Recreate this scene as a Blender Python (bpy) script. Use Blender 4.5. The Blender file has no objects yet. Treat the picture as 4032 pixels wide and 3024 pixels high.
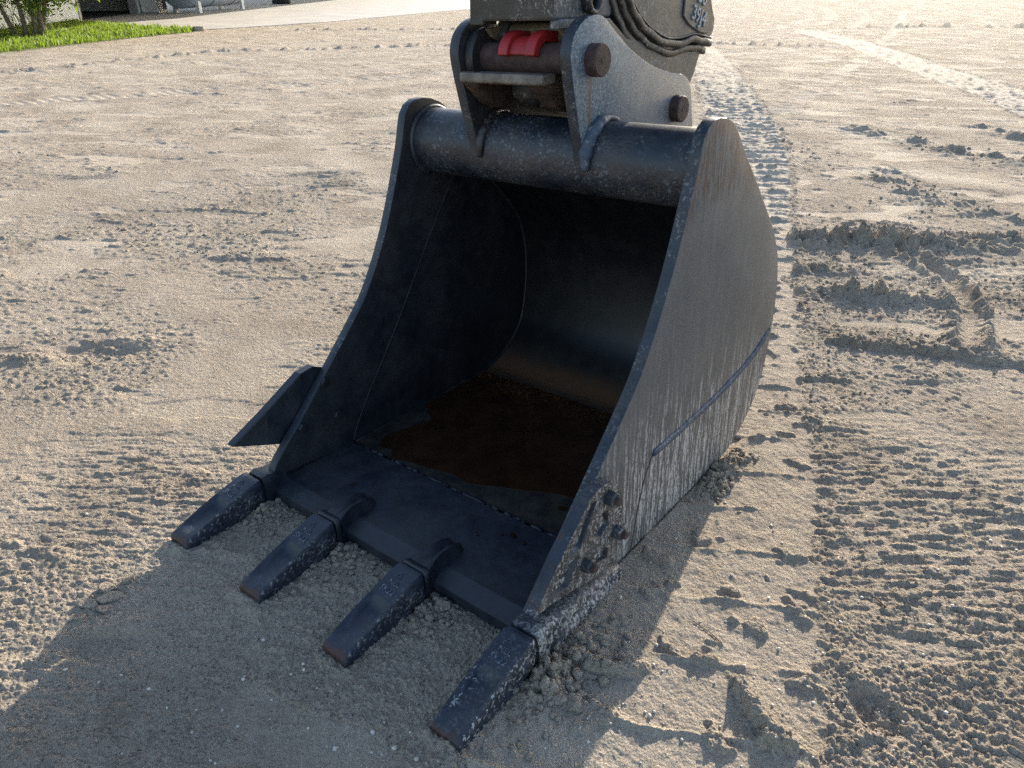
import bpy, bmesh, math, random
import numpy as np
from mathutils import Vector, Matrix

random.seed(7)
rng = np.random.default_rng(11)
scene = bpy.context.scene
COL = scene.collection

# ------------------------------------------------------------------ camera
CAM = np.array([1.95018, -1.05714, 1.50099])
YAW, PITCH = 0.694404, math.radians(28.6)
fwd = Vector((-math.sin(YAW) * math.cos(PITCH), math.cos(YAW) * math.cos(PITCH), -math.sin(PITCH)))
right = Vector((math.cos(YAW), math.sin(YAW), 0))
up = right.cross(fwd)
cam_data = bpy.data.cameras.new("camera")
cam_data.sensor_width = 36.0
cam_data.lens = 26.36
cam_data.clip_start = 0.05
cam_data.clip_end = 3000
cam = bpy.data.objects.new("camera", cam_data)
COL.objects.link(cam)
m = Matrix.Identity(4)
for i in range(3):
    m[i][0], m[i][1], m[i][2], m[i][3] = right[i], up[i], -fwd[i], CAM[i]
cam.matrix_world = m
scene.camera = cam

# ------------------------------------------------------------------ sky, sun, exposure
SUN = Vector((-0.19411, 0.92547, 0.32532)).normalized()
SUN_EL = math.asin(SUN.z)
SUN_AZ = math.atan2(SUN.x, SUN.y)
world = bpy.data.worlds.new("World")
scene.world = world
world.use_nodes = True
wn = world.node_tree
for nd in list(wn.nodes):
    wn.nodes.remove(nd)
sky = wn.nodes.new("ShaderNodeTexSky")
sky.sky_type = 'NISHITA'
sky.sun_disc = False
sky.sun_elevation = SUN_EL
sky.sun_rotation = SUN_AZ
sky.air_density = 1.0
sky.dust_density = 1.5
sky.ozone_density = 1.0
bg = wn.nodes.new("ShaderNodeBackground")
bg.inputs["Strength"].default_value = 0.15
wo = wn.nodes.new("ShaderNodeOutputWorld")
wn.links.new(sky.outputs[0], bg.inputs[0])
wn.links.new(bg.outputs[0], wo.inputs[0])

sl = bpy.data.lights.new("sun", 'SUN')
sl.energy = 4.6
sl.angle = math.radians(0.5)
sl.color = (1.0, 0.905, 0.765)
sun = bpy.data.objects.new("sun", sl)
COL.objects.link(sun)
sun.rotation_euler = SUN.to_track_quat('Z', 'Y').to_euler()
sun.location = (-5, 20, 9)

scene.view_settings.view_transform = 'Standard'
scene.view_settings.look = 'None'
scene.view_settings.exposure = 1.22
scene.view_settings.gamma = 1.0
scene.view_settings.use_curve_mapping = False
scene.cycles.max_bounces = 8
scene.cycles.use_denoising = False

# ------------------------------------------------------------------ node helper
class NT:
    def __init__(s, name):
        s.mat = bpy.data.materials.new(name)
        s.mat.use_nodes = True
        s.t = s.mat.node_tree
        s.b = s.t.nodes["Principled BSDF"]
        s.tc = s.t.nodes.new("ShaderNodeTexCoord")
    def n(s, typ, **kw):
        nd = s.t.nodes.new("ShaderNode" + typ)
        for k, v in kw.items():
            setattr(nd, k, v)
        return nd
    def l(s, a, b):
        s.t.links.new(a, b)
    def put(s, sock, v):
        if isinstance(v, (int, float)):
            sock.default_value = v
        elif isinstance(v, (tuple, list)):
            sock.default_value = (*v, 1.0) if (len(v) == 3 and sock.type == 'RGBA') else v
        else:
            s.l(v, sock)
    def coord(s, scale=(1, 1, 1), kind="Object"):
        mp = s.n("Mapping")
        mp.inputs["Scale"].default_value = scale
        s.l(s.tc.outputs[kind], mp.inputs["Vector"])
        return mp.outputs[0]
    def noise(s, scale, detail=4, rough=0.55, vec=None, dist=0.0):
        nd = s.n("TexNoise")
        nd.inputs["Scale"].default_value = scale
        nd.inputs["Detail"].default_value = detail
        nd.inputs["Roughness"].default_value = rough
        nd.inputs["Distortion"].default_value = dist
        s.l(vec if vec is not None else s.tc.outputs["Object"], nd.inputs["Vector"])
        return nd.outputs["Fac"]
    def vor(s, scale, vec=None, feature='F1', rnd=1.0):
        nd = s.n("TexVoronoi", feature=feature)
        nd.inputs["Scale"].default_value = scale
        nd.inputs["Randomness"].default_value = rnd
        s.l(vec if vec is not None else s.tc.outputs["Object"], nd.inputs["Vector"])
        return nd.outputs["Distance"]
    def ramp(s, v, a, b, lo=0.0, hi=1.0):
        nd = s.n("MapRange", interpolation_type='SMOOTHSTEP')
        s.l(v, nd.inputs["Value"])
        nd.inputs["From Min"].default_value = a
        nd.inputs["From Max"].default_value = b
        nd.inputs["To Min"].default_value = lo
        nd.inputs["To Max"].default_value = hi
        return nd.outputs[0]
    def m(s, op, a, b=None, c=None):
        nd = s.n("Math", operation=op)
        s.put(nd.inputs[0], a)
        if b is not None:
            s.put(nd.inputs[1], b)
        if c is not None:
            s.put(nd.inputs[2], c)
        nd.use_clamp = False
        return nd.outputs[0]
    def clamp01(s, a):
        nd = s.n("Clamp")
        s.put(nd.inputs[0], a)
        return nd.outputs[0]
    def mix(s, f, a, b):
        nd = s.n("Mix", data_type='RGBA')
        s.put(nd.inputs[0], f)
        s.put(nd.inputs[6], a)
        s.put(nd.inputs[7], b)
        return nd.outputs[2]
    def xyz(s, vec=None):
        nd = s.n("SeparateXYZ")
        s.l(vec if vec is not None else s.tc.outputs["Object"], nd.inputs[0])
        return nd.outputs
    def bump(s, h, strength, dist, normal=None):
        nd = s.n("Bump")
        nd.inputs["Strength"].default_value = strength
        nd.inputs["Distance"].default_value = dist
        s.l(h, nd.inputs["Height"])
        if normal is not None:
            s.l(normal, nd.inputs["Normal"])
        return nd.outputs[0]
    def attr(s, name):
        nd = s.n("Attribute", attribute_name=name)
        return nd.outputs["Fac"]
    def out(s, color=None, rough=None, normal=None, metal=None, spec=None):
        if color is not None: s.put(s.b.inputs["Base Color"], color)
        if rough is not None: s.put(s.b.inputs["Roughness"], rough)
        if normal is not None: s.put(s.b.inputs["Normal"], normal)
        if metal is not None: s.put(s.b.inputs["Metallic"], metal)
        if spec is not None: s.put(s.b.inputs["Specular IOR Level"], spec)
        return s.mat

def plain(name, col, rough=0.6, metal=0.0, var=0.15, scale=8, bump=0.0, bscale=60, spec=0.5):
    t = NT(name)
    nz = t.noise(scale, 6, 0.6)
    dark = tuple(c * (1 - var) for c in col)
    light = tuple(min(1, c * (1 + var)) for c in col)
    c = t.mix(t.ramp(nz, 0.3, 0.7), dark, light)
    nrm = t.bump(t.noise(bscale, 4), bump, 0.01) if bump else None
    return t.out(c, rough, nrm, metal, spec)

# black bucket paint: dusty, scuffed, with flecks and rust, in the bucket's own coordinates
def paint(name, base=(0.010, 0.013, 0.019), dust=0.25, fleck=0.15, rust=0.1, rough=0.42, streak=0.0,
          tip=None, side=None, dustcol=(0.15, 0.125, 0.10), fleckcol=(0.42, 0.41, 0.40), spec=0.5):
    t = NT(name)
    big = t.noise(5.5, 5, 0.6)
    mid = t.noise(24, 6, 0.65)
    fine = t.noise(150, 4, 0.6)
    c = t.mix(t.ramp(mid, 0.3, 0.75), base, tuple(x * 1.9 + 0.003 for x in base))
    d = t.m('MULTIPLY', t.ramp(big, 0.38, 0.72), t.ramp(fine, 0.3, 0.62))
    c = t.mix(t.m('MULTIPLY', d, dust), c, dustcol)
    if fleck:
        f = t.m('MULTIPLY', t.ramp(t.noise(95, 5, 0.7, dist=0.8), 0.545, 0.60), t.ramp(t.noise(9, 4, 0.6), 0.50 - 0.22 * fleck, 0.66 - 0.24 * fleck))
        if side is not None:   # dried splash clings to the faces turned to the outside
            nx = t.xyz(t.tc.outputs["Normal"])[0]
            f = t.m('MULTIPLY', f, t.ramp(nx, 0.1, 0.6, side, 1.0))
        c = t.mix(t.m('MULTIPLY', f, min(1.0, 0.35 + fleck * 0.6)), c, fleckcol)
    # fine scratches
    sc = t.noise(3.0, 3, 0.6, t.coord((40, 3, 40)))
    s2 = t.m('MULTIPLY', t.ramp(sc, 0.66, 0.70), t.ramp(big, 0.45, 0.6))
    c = t.mix(t.m('MULTIPLY', s2, 0.16), c, (0.12, 0.12, 0.125))
    r = t.m('MULTIPLY', t.ramp(t.noise(17, 6, 0.7, dist=0.5), 0.66 - 0.12 * rust, 0.74 - 0.1 * rust), min(1, rust * 3))
    if tip is not None:
        y = t.xyz()[1]
        k = t.ramp(t.m('ADD', y, t.m('MULTIPLY', mid, 0.07)), tip[0], tip[1], 1.0, 0.0)
        r = t.m('MAXIMUM', r, t.m('MULTIPLY', k, 0.85))
    rc = t.mix(t.ramp(fine, 0.3, 0.7), (0.045, 0.018, 0.010), (0.135, 0.054, 0.024))
    c = t.mix(t.clamp01(r), c, rc)
    if streak:
        st = t.noise(1.0, 5, 0.7, t.coord((58, 58, 5)), 0.3)
        z = t.xyz()[2]
        w = t.m('MULTIPLY', t.ramp(st, 0.48, 0.58), t.ramp(t.noise(120, 5, 0.7), 0.42, 0.55))
        w = t.m('MULTIPLY', w, streak)
        if side is not None: w = t.m('MULTIPLY', w, t.ramp(nx, 0.1, 0.6, side, 1.0))
        c = t.mix(w, c, (0.50, 0.47, 0.44))
    ro = t.m('ADD', t.m('MULTIPLY', d, 0.25), t.m('MULTIPLY_ADD', mid, 0.22, rough - 0.1))
    ro = t.clamp01(t.m('ADD', ro, t.m('MULTIPLY', r, 0.3)))
    nrm = t.bump(fine, 0.12, 0.004, t.bump(t.noise(30, 5), 0.12, 0.01))
    return t.out(c, ro, nrm, 0.0, spec)

MAT = {}
MAT['paint'] = paint("black_paint", base=(0.005, 0.0065, 0.010), rust=0.04, dust=0.10, fleck=0.0, rough=0.45)
MAT['lip'] = paint("lip_paint", base=(0.0065, 0.010, 0.016), rust=0.18, dust=0.20, fleck=0.0, rough=0.46)
MAT['adapter'] = paint("adapter_paint", base=(0.006, 0.009, 0.015), rust=0.12, dust=0.14, fleck=0.0, rough=0.42)
MAT['adapter_r'] = paint("corner_adapter_paint", base=(0.011, 0.016, 0.024), rust=0.10, dust=0.4, fleck=1.05, rough=0.50, streak=0.75, side=0.25)
MAT['tooth'] = paint("tooth_paint", base=(0.007, 0.012, 0.023), rust=0.15, dust=0.2, fleck=0.22, rough=0.44, tip=(-0.297, -0.262), side=0.12)
MAT['tooth_r'] = paint("splashed_tooth_paint", base=(0.007, 0.012, 0.022), rust=0.12, dust=0.2, fleck=0.9, rough=0.45, tip=(-0.302, -0.268), side=0.13)
MAT['tube'] = paint("tube_paint", base=(0.0055, 0.009, 0.016), rust=0.08, dust=0.30, fleck=0.45, rough=0.40, fleckcol=(0.14, 0.17, 0.20))
MAT['edge'] = paint("plate_edge_paint", base=(0.008, 0.013, 0.021), rust=0.16, dust=0.30, fleck=0.1, rough=0.45)
MAT['weld'] = paint("weld_bead", base=(0.022, 0.038, 0.062), rust=0.04, dust=0.3, fleck=0.2, rough=0.5)
MAT['weld_in'] = paint("inner_weld_bead", base=(0.004, 0.005, 0.007), rust=0.05, dust=0.10, fleck=0.0, rough=0.5)
MAT['cutter'] = paint("cutter_paint", base=(0.012, 0.017, 0.025), rust=0.25, dust=0.9, fleck=1.1, rough=0.5, streak=0.9, side=0.15)
MAT['cutedge'] = paint("cutter_edge_rust", base=(0.010, 0.015, 0.024), rust=0.75, dust=0.3, fleck=0.1, rough=0.5)
MAT['cutface'] = paint("cutter_rib_dust", base=(0.022, 0.023, 0.026), rust=0.30, dust=0.45, fleck=0.8, rough=0.5, streak=0.35)
MAT['cutwall'] = paint("cutter_pocket_wall", base=(0.006, 0.010, 0.018), rust=0.06, dust=0.15, fleck=0.1, rough=0.45)

def plate_outer():
    t = NT("dusty_side_plate")
    x, y, z = t.xyz()
    big = t.noise(2.6, 5, 0.6)
    mid = t.noise(16, 6, 0.65)
    fine = t.noise(170, 5, 0.65)
    c = t.mix(t.ramp(big, 0.3, 0.72), (0.078, 0.079, 0.083), (0.122, 0.118, 0.116))
    c = t.mix(t.m('MULTIPLY', t.ramp(mid, 0.4, 0.75), 0.45), c, (0.075, 0.078, 0.085))
    # slate band running from the head down, brown dust low down
    low = t.ramp(z, 0.30, 0.75, 1.0, 0.0)
    c = t.mix(t.m('MULTIPLY', low, 0.4), c, (0.112, 0.097, 0.082))
    # run marks: dark runs and pale dried splash streaks
    run = t.noise(1.0, 5, 0.7, t.coord((1, 34, 2.2)), 0.2)
    c = t.mix(t.m('MULTIPLY', t.ramp(run, 0.50, 0.62), 0.35), c, (0.060, 0.060, 0.064))
    st = t.noise(1.0, 6, 0.72, t.coord((1, 85, 6.0)), 0.35)
    st2 = t.noise(1.0, 4, 0.7, t.coord((1, 26, 3.0)), 0.3)
    lim = t.ramp(z, 0.0, 0.85, 0.0, 0.12)
    w = t.ramp(t.m('SUBTRACT', st, lim), 0.45, 0.51)
    w = t.m('MULTIPLY', w, t.ramp(t.noise(110, 5, 0.75, t.coord((1, 1, 0.55))), 0.40, 0.52))
    w = t.m('MULTIPLY', w, t.ramp(t.m('ADD', z, t.m('MULTIPLY', big, 0.5)), 0.32, 0.80, 0.95, 0.10))
    w = t.m('MULTIPLY', w, t.ramp(st2, 0.36, 0.52, 0.05, 1.0))
    c = t.mix(w, c, (0.50, 0.47, 0.45))
    # pale specks
    sp = t.m('MULTIPLY', t.ramp(t.noise(210, 4, 0.7), 0.60, 0.70), 0.30)
    c = t.mix(sp, c, (0.34, 0.33, 0.33))
    # rust runs at the head of the plate and along the back edge
    rr = t.noise(1.0, 6, 0.75, t.coord((1, 75, 9)), 0.8)
    hd = t.ramp(t.m('ADD', z, t.m('MULTIPLY', mid, 0.25)), 0.98, 1.16)
    k = t.m('MULTIPLY', t.ramp(rr, 0.47, 0.54), hd)
    back = t.ramp(t.m('ADD', t.m('ADD', y, t.m('MULTIPLY', z, 0.98)), t.m('MULTIPLY', mid, 0.06)), 2.055, 2.115)
    k = t.m('MAXIMUM', k, t.m('MULTIPLY', t.m('MULTIPLY', back, t.ramp(z, 0.5, 0.6)), t.ramp(rr, 0.42, 0.5)))
    c = t.mix(t.m('MULTIPLY', k, 0.9), c, (0.055, 0.019, 0.012))
    ro = t.m('MULTIPLY_ADD', mid, 0.2, 0.46)
    nrm = t.bump(fine, 0.15, 0.003, t.bump(mid, 0.08, 0.01))
    return t.out(c, ro, nrm, 0.0, 0.5)
MAT['plate'] = plate_outer()

def ear_mat():
    t = NT("mottled_ear_plate")
    x, y, z = t.xyz()
    big = t.noise(6, 5, 0.6)
    mid = t.noise(45, 5, 0.65)
    fl = t.noise(150, 5, 0.75, dist=1.2)
    c = t.mix(t.ramp(big, 0.32, 0.68), (0.070, 0.095, 0.125), (0.135, 0.145, 0.158))
    c = t.mix(t.m('MULTIPLY', t.ramp(fl, 0.52, 0.60), t.ramp(y, 0.80, 1.15, 0.75, 0.25)), c, (0.30, 0.37, 0.43))
    c = t.mix(t.m('MULTIPLY', t.ramp(fl, 0.40, 0.47, 1.0, 0.0), t.ramp(y, 0.85, 1.2, 0.8, 0.3)), c, (0.030, 0.045, 0.070))
    run = t.m('MULTIPLY', t.ramp(t.m('ABSOLUTE', t.m('SUBTRACT', y, 0.783)), 0.005, 0.009, 1.0, 0.0), t.ramp(z, 1.245, 1.25, 1.0, 0.0))
    c = t.mix(t.m('MULTIPLY', run, 0.8), c, (0.13, 0.085, 0.05))
    return t.out(c, t.m('MULTIPLY_ADD', mid, 0.15, 0.42), t.bump(fl, 0.2, 0.002), 0.0, 0.5)
MAT['ear'] = ear_mat()
MAT['rust'] = plain("rusty_pin_steel", (0.052, 0.028, 0.024), 0.75, 0.0, 0.4, 40, 0.4, 260)
MAT['red'] = plain("red_latch_paint", (0.30, 0.016, 0.018), 0.5, 0.0, 0.2, 14, 0.1, 90)
MAT['tan'] = plain("worn_bare_steel", (0.16, 0.125, 0.085), 0.55, 0.0, 0.35, 30, 0.3, 120)
MAT['jaw'] = plain("worn_jaw_steel", (0.135, 0.115, 0.095), 0.50, 0.0, 0.40, 26, 0.35, 140)
MAT['mudrust'] = plain("muddy_rust_casting", (0.034, 0.021, 0.013), 0.6, 0.0, 0.5, 18, 0.4, 80)
MAT['cast'] = paint("grey_casting", base=(0.034, 0.035, 0.038), rust=0.02, dust=0.4, fleck=0.30, rough=0.40, dustcol=(0.14, 0.12, 0.10))
MAT['castband'] = paint("dark_casting_rim", base=(0.014, 0.012, 0.010), rust=0.02, dust=0.40, fleck=0.1, rough=0.45, dustcol=(0.10, 0.085, 0.065))
MAT['castblack'] = paint("black_casting_rim", base=(0.008, 0.008, 0.010), rust=0.0, dust=0.15, fleck=0.05, rough=0.4)
MAT['stick'] = paint("brown_grey_stick_paint", base=(0.015, 0.0125, 0.0105), rust=0.16, dust=0.28, fleck=0.25, rough=0.42)
MAT['sticks'] = paint("slate_stick_side", base=(0.050, 0.056, 0.066), rust=0.02, dust=0.4, fleck=0.4, rough=0.42)
MAT['letter'] = paint("cast_letter_paint", base=(0.055, 0.10, 0.15), rust=0.0, dust=0.2, fleck=0.5, rough=0.3)
MAT['bolt'] = paint("bolt_paint", base=(0.014, 0.018, 0.024), rust=0.45, dust=0.3, fleck=0.1, rough=0.45)

def floor_mat():
    t = NT("wet_bucket_floor")
    x, y, z = t.xyz()
    mid = t.noise(14, 6, 0.65)
    fine = t.noise(120, 4, 0.6)
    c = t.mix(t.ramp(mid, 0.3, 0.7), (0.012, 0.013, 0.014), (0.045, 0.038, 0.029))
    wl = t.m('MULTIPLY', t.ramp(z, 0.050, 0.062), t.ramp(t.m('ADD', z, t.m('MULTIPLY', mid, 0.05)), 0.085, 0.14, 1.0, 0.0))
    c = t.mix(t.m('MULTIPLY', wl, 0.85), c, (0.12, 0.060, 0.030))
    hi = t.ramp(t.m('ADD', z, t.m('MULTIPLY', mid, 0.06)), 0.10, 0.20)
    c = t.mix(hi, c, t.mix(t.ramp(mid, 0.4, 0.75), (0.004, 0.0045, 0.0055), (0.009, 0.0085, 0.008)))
    return t.out(c, t.m('MULTIPLY_ADD', mid, 0.25, 0.30), t.bump(fine, 0.12, 0.004))
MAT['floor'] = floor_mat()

def water_mat():
    t = NT("rusty_rain_water")
    x, y, z = t.xyz()
    a = t.noise(9, 6, 0.7)
    f = t.noise(120, 5, 0.7)
    c = t.mix(t.ramp(a, 0.3, 0.7), (0.016, 0.0075, 0.0045), (0.040, 0.017, 0.008))
    sed = t.m('MULTIPLY', t.ramp(f, 0.52, 0.66), t.ramp(t.m('ADD', y, t.m('MULTIPLY', a, 0.3)), 0.20, 0.50))
    c = t.mix(t.m('MULTIPLY', sed, 0.9), c, (0.34, 0.14, 0.042))
    return t.out(c, t.m('MULTIPLY_ADD', a, 0.06, 0.02), t.bump(t.noise(14, 2), 0.02, 0.01))
MAT['water'] = water_mat()

def sand_mat(name, clod=False):
    t = NT(name)
    P = t.tc.outputs["Object"]
    a = t.noise(1.1, 6, 0.6, P)
    b = t.noise(7, 6, 0.65, P)
    g = t.noise(110, 5, 0.75, P)
    g2 = t.noise(420, 3, 0.7, P)
    c = t.mix(t.ramp(a, 0.3, 0.7), (0.421, 0.348, 0.267), (0.527, 0.446, 0.351))
    c = t.mix(t.m('MULTIPLY', t.ramp(b, 0.48, 0.75), 0.5), c, (0.337, 0.267, 0.193))
    c = t.mix(t.m('MULTIPLY', t.ramp(g, 0.40, 0.66), 0.55), c, (0.632, 0.555, 0.449))
    c = t.mix(t.m('MULTIPLY', t.ramp(g2, 0.55, 0.66), 0.5), c, (0.758, 0.688, 0.590))
    c = t.mix(t.m('MULTIPLY', t.ramp(g2, 0.36, 0.45, 1.0, 0.0), 0.5), c, (0.211, 0.172, 0.137))
    if not clod:
        k = t.attr("compact")
        c = t.mix(t.m('MULTIPLY', k, 0.40), c, (0.530, 0.462, 0.372))
        dmp = t.attr("damp")
        c = t.mix(t.m('MULTIPLY', dmp, 0.45), c, (0.240, 0.192, 0.146))
    n0 = t.bump(t.noise(30, 6, 0.8, P), 0.9, 0.042)
    n0 = t.bump(t.vor(46, P), 0.45, 0.022, n0)
    n1 = t.bump(g, 0.9, 0.016, n0)
    n2 = t.bump(t.vor(150, P), 0.5, 0.006, n1)
    n3 = t.bump(g2, 0.4, 0.003, n2)
    if not clod:
        for nd in t.t.nodes:
            if nd.type == 'BUMP':
                t.l(t.m('MULTIPLY_ADD', k, -0.55 * nd.inputs['Strength'].default_value, nd.inputs['Strength'].default_value), nd.inputs['Strength'])
    ro = 1.0 if clod else t.m('MULTIPLY_ADD', k, -0.15, 1.0)
    sp = 0.03 if clod else t.m('MULTIPLY_ADD', k, 0.05, 0.02)
    return t.out(c, ro, n3, 0.0, sp)
MAT['sand'] = sand_mat("yard_sand")
MAT['clod'] = sand_mat("sand_clod", True)

# ------------------------------------------------------------------ object helpers
TB = Matrix(((0.99908, -0.01644, -0.03967, 0.04183),
             (0.01641, 0.99986, -0.00117, -0.03044),
             (0.03969, 0.00052, 0.99921, -0.02198),
             (0, 0, 0, 1)))
TBn = np.array(TB)
BASE = {}

def tag(o, label=None, cat=None, group=None, kind=None):
    if label: o["label"] = label
    if cat: o["category"] = cat
    if group: o["group"] = group
    if kind: o["kind"] = kind
    return o

def thing(name, label, cat, base=(0, 0, 0), frame=None, group=None):
    o = bpy.data.objects.new(name, None)
    o.empty_display_size = 0.1
    COL.objects.link(o)
    M = frame if frame is not None else Matrix.Identity(4)
    o.matrix_world = M @ Matrix.Translation(base)
    BASE[o.name] = Vector(base)
    return tag(o, label, cat, group)

def mesh(name, verts, faces, mat=None, parent=None, smooth=False, bevel=0.0, split=None, fmats=None, mats=None, loc=None):
    me = bpy.data.meshes.new(name)
    me.from_pydata([tuple(map(float, v)) for v in verts], [], [tuple(f) for f in faces])
    bm = bmesh.new(); bm.from_mesh(me)
    bmesh.ops.recalc_face_normals(bm, faces=bm.faces)
    bm.to_mesh(me); bm.free()
    for mm in (mats or [mat]):
        me.materials.append(mm)
    if fmats is not None:
        me.polygons.foreach_set("material_index", fmats)
    if smooth:
        me.polygons.foreach_set("use_smooth", [True] * len(me.polygons))
    o = bpy.data.objects.new(name, me)
    COL.objects.link(o)
    if parent is not None:
        o.parent = parent
        b = BASE.get(parent.name)
        if b is not None:
            me.transform(Matrix.Translation(-b))
    if loc is not None:
        o.location = loc
    if bevel:
        md = o.modifiers.new("bevel", 'BEVEL')
        md.width = bevel; md.segments = 2; md.limit_method = 'ANGLE'; md.angle_limit = math.radians(32)
    if split:
        md = o.modifiers.new("split", 'EDGE_SPLIT')
        md.split_angle = math.radians(split)
    return o

def prism(outline, u0, u1, axis=0):
    """outline: list of (v,z); extruded along u"""
    n = len(outline)
    vs = [(u0, v, z) for v, z in outline] + [(u1, v, z) for v, z in outline]
    fs = [list(range(n))[::-1], list(range(n, 2 * n))]
    fs += [[i, (i + 1) % n, n + (i + 1) % n, n + i] for i in range(n)]
    return vs, fs

def box(x0, x1, y0, y1, z0, z1):
    vs = [(x, y, z) for x in (x0, x1) for y in (y0, y1) for z in (z0, z1)]
    fs = [(0, 1, 3, 2), (4, 6, 7, 5), (0, 4, 5, 1), (2, 3, 7, 6), (0, 2, 6, 4), (1, 5, 7, 3)]
    return vs, fs

def cyl(c, r, axis, L, n=32, r2=None, cham=0.0):
    """solid cylinder from c along unit axis by length L, chamfered ends"""
    a = Vector(axis).normalized()
    q = a.to_track_quat('Z', 'Y').to_matrix()
    r2 = r if r2 is None else r2
    rings = [(0, r - cham), (cham, r), (L - cham, r2), (L, r2 - cham)] if cham else [(0, r), (L, r2)]
    vs, fs = [], []
    for h, rr in rings:
        for i in range(n):
            t = 2 * math.pi * i / n
            vs.append(tuple(Vector(c) + q @ Vector((rr * math.cos(t), rr * math.sin(t), h))))
    for k in range(len(rings) - 1):
        for i in range(n):
            fs.append((k * n + i, k * n + (i + 1) % n, (k + 1) * n + (i + 1) % n, (k + 1) * n + i))
    fs.append(tuple(range(n))[::-1])
    fs.append(tuple((len(rings) - 1) * n + i for i in range(n)))
    return vs, fs

def join(*parts):
    V, F = [], []
    for vs, fs in parts:
        o = len(V); V += list(vs); F += [[i + o for i in f] for f in fs]
    return V, F

def sweep(path, rad, n=8, wob=0.0, flat=1.0, cap=True):
    pts = [Vector(p) for p in path]
    vs, fs = [], []
    up = Vector((1, 0, 0))
    m_ = len(pts)
    for k, p in enumerate(pts):
        t = (pts[min(k + 1, m_ - 1)] - pts[max(k - 1, 0)]).normalized()
        a = up - t * up.dot(t)
        if a.length < 1e-4: a = Vector((0, 0, 1)) - t * t.z
        a.normalize(); b = t.cross(a)
        r = (rad(k / (m_ - 1)) if callable(rad) else rad) * (1 + wob * (random.random() - 0.5))
        for i in range(n):
            th = 2 * math.pi * i / n
            vs.append(tuple(p + a * (r * math.cos(th) * flat) + b * (r * math.sin(th))))
    for k in range(m_ - 1):
        for i in range(n):
            fs.append((k * n + i, k * n + (i + 1) % n, (k + 1) * n + (i + 1) % n, (k + 1) * n + i))
    if cap:
        fs.append(tuple(range(n))[::-1]); fs.append(tuple((m_ - 1) * n + i for i in range(n)))
    return vs, fs

def spline(pts, per=8):
    P = [np.array(p, float) for p in pts]
    P = [2 * P[0] - P[1]] + P + [2 * P[-1] - P[-2]]
    out = []
    for i in range(1, len(P) - 2):
        for k in range(per):
            t = k / per
            a, b, c, d = P[i - 1], P[i], P[i + 1], P[i + 2]
            out.append(0.5 * ((2 * b) + (-a + c) * t + (2 * a - 5 * b + 4 * c - d) * t * t + (-a + 3 * b - 3 * c + d) * t ** 3))
    out.append(P[-2])
    return [tuple(map(float, q)) for q in out]

# ------------------------------------------------------------------ noise for the ground
_T = np.random.default_rng(5).random((6, 512, 512)).astype(np.float32)
_GX = np.cos(_T[0] * 6.2831853).astype(np.float32); _GY = np.sin(_T[0] * 6.2831853).astype(np.float32)

def gn(x, y, s):
    ix = np.floor(x); iy = np.floor(y)
    fx = (x - ix).astype(np.float32); fy = (y - iy).astype(np.float32)
    ix = (ix.astype(np.int32) + s * 57) & 511; iy = (iy.astype(np.int32) + s * 131) & 511
    jx = (ix + 1) & 511; jy = (iy + 1) & 511
    u = fx * fx * fx * (fx * (fx * 6 - 15) + 10); v = fy * fy * fy * (fy * (fy * 6 - 15) + 10)
    a = iy * 512 + ix; b = iy * 512 + jx; c = jy * 512 + ix; d = jy * 512 + jx
    GXf = _GX.ravel(); GYf = _GY.ravel()
    n00 = GXf[a] * fx + GYf[a] * fy
    n10 = GXf[b] * (fx - 1) + GYf[b] * fy
    n01 = GXf[c] * fx + GYf[c] * (fy - 1)
    n11 = GXf[d] * (fx - 1) + GYf[d] * (fy - 1)
    n0 = n00 + (n10 - n00) * u
    n1 = n01 + (n11 - n01) * u
    return (n0 + (n1 - n0) * v) * 1.5

def fbm(x, y, s, o=4, g=0.5):
    r = 0; a = 1.0
    for k in range(o):
        r = r + a * gn(x * 2 ** k + 17.3 * k, y * 2 ** k - 9.1 * k, s + k); a *= g
    return r

def fbm_on(mask, x, y, s, o=4, g=0.5):
    out = np.zeros(x.shape, np.float32)
    if mask.any(): out[mask] = fbm(x[mask], y[mask], s, o, g)
    return out

def sst(a, b, x):
    t = np.clip((x - a) / (b - a), 0, 1)
    return t * t * (3 - 2 * t)

def crumbs(x, y, cell, s, dens=0.6, rmin=0.22, rmax=0.62, mask=None):
    """little broken lumps scattered one per cell: a granular, crumbly relief, 0..0.6"""
    if mask is not None:
        out = np.zeros(x.shape, np.float32)
        if mask.any(): out[mask] = crumbs(x[mask], y[mask], cell, s, dens[mask] if isinstance(dens, np.ndarray) else dens, rmin, rmax)
        return out
    wx = gn(x / cell * 2.1, y / cell * 2.1, s + 9) * 0.22; wy = gn(x / cell * 2.1 + 31, y / cell * 2.1, s + 8) * 0.22
    X = (x / cell + wx).astype(np.float32); Y = (y / cell + wy).astype(np.float32)
    ix = np.floor(X).astype(np.int32); iy = np.floor(Y).astype(np.int32)
    out = np.zeros(X.shape, np.float32)
    T1, T2, T3, T4, T5 = (_T[k].ravel() for k in (1, 2, 3, 4, 5))
    for dx in (-1, 0, 1):
        for dy in (-1, 0, 1):
            jx = ix + dx; jy = iy + dy
            id_ = ((jy + s * 31) & 511) * 512 + ((jx + s * 77) & 511)
            r = rmin + (rmax - rmin) * T3[id_] ** 2
            e = 0.7 + 0.6 * T5[id_]
            ax = (X - jx - T1[id_]) * e; ay = (Y - jy - T2[id_]) / e
            d2 = (ax * ax + ay * ay) / (r * r)
            h = np.where((T4[id_] < dens) & (d2 < 1), np.minimum(np.sqrt(np.maximum(0, 1 - d2)), 0.75) * r, 0)
            np.maximum(out, h, out=out)
    return out

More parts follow.
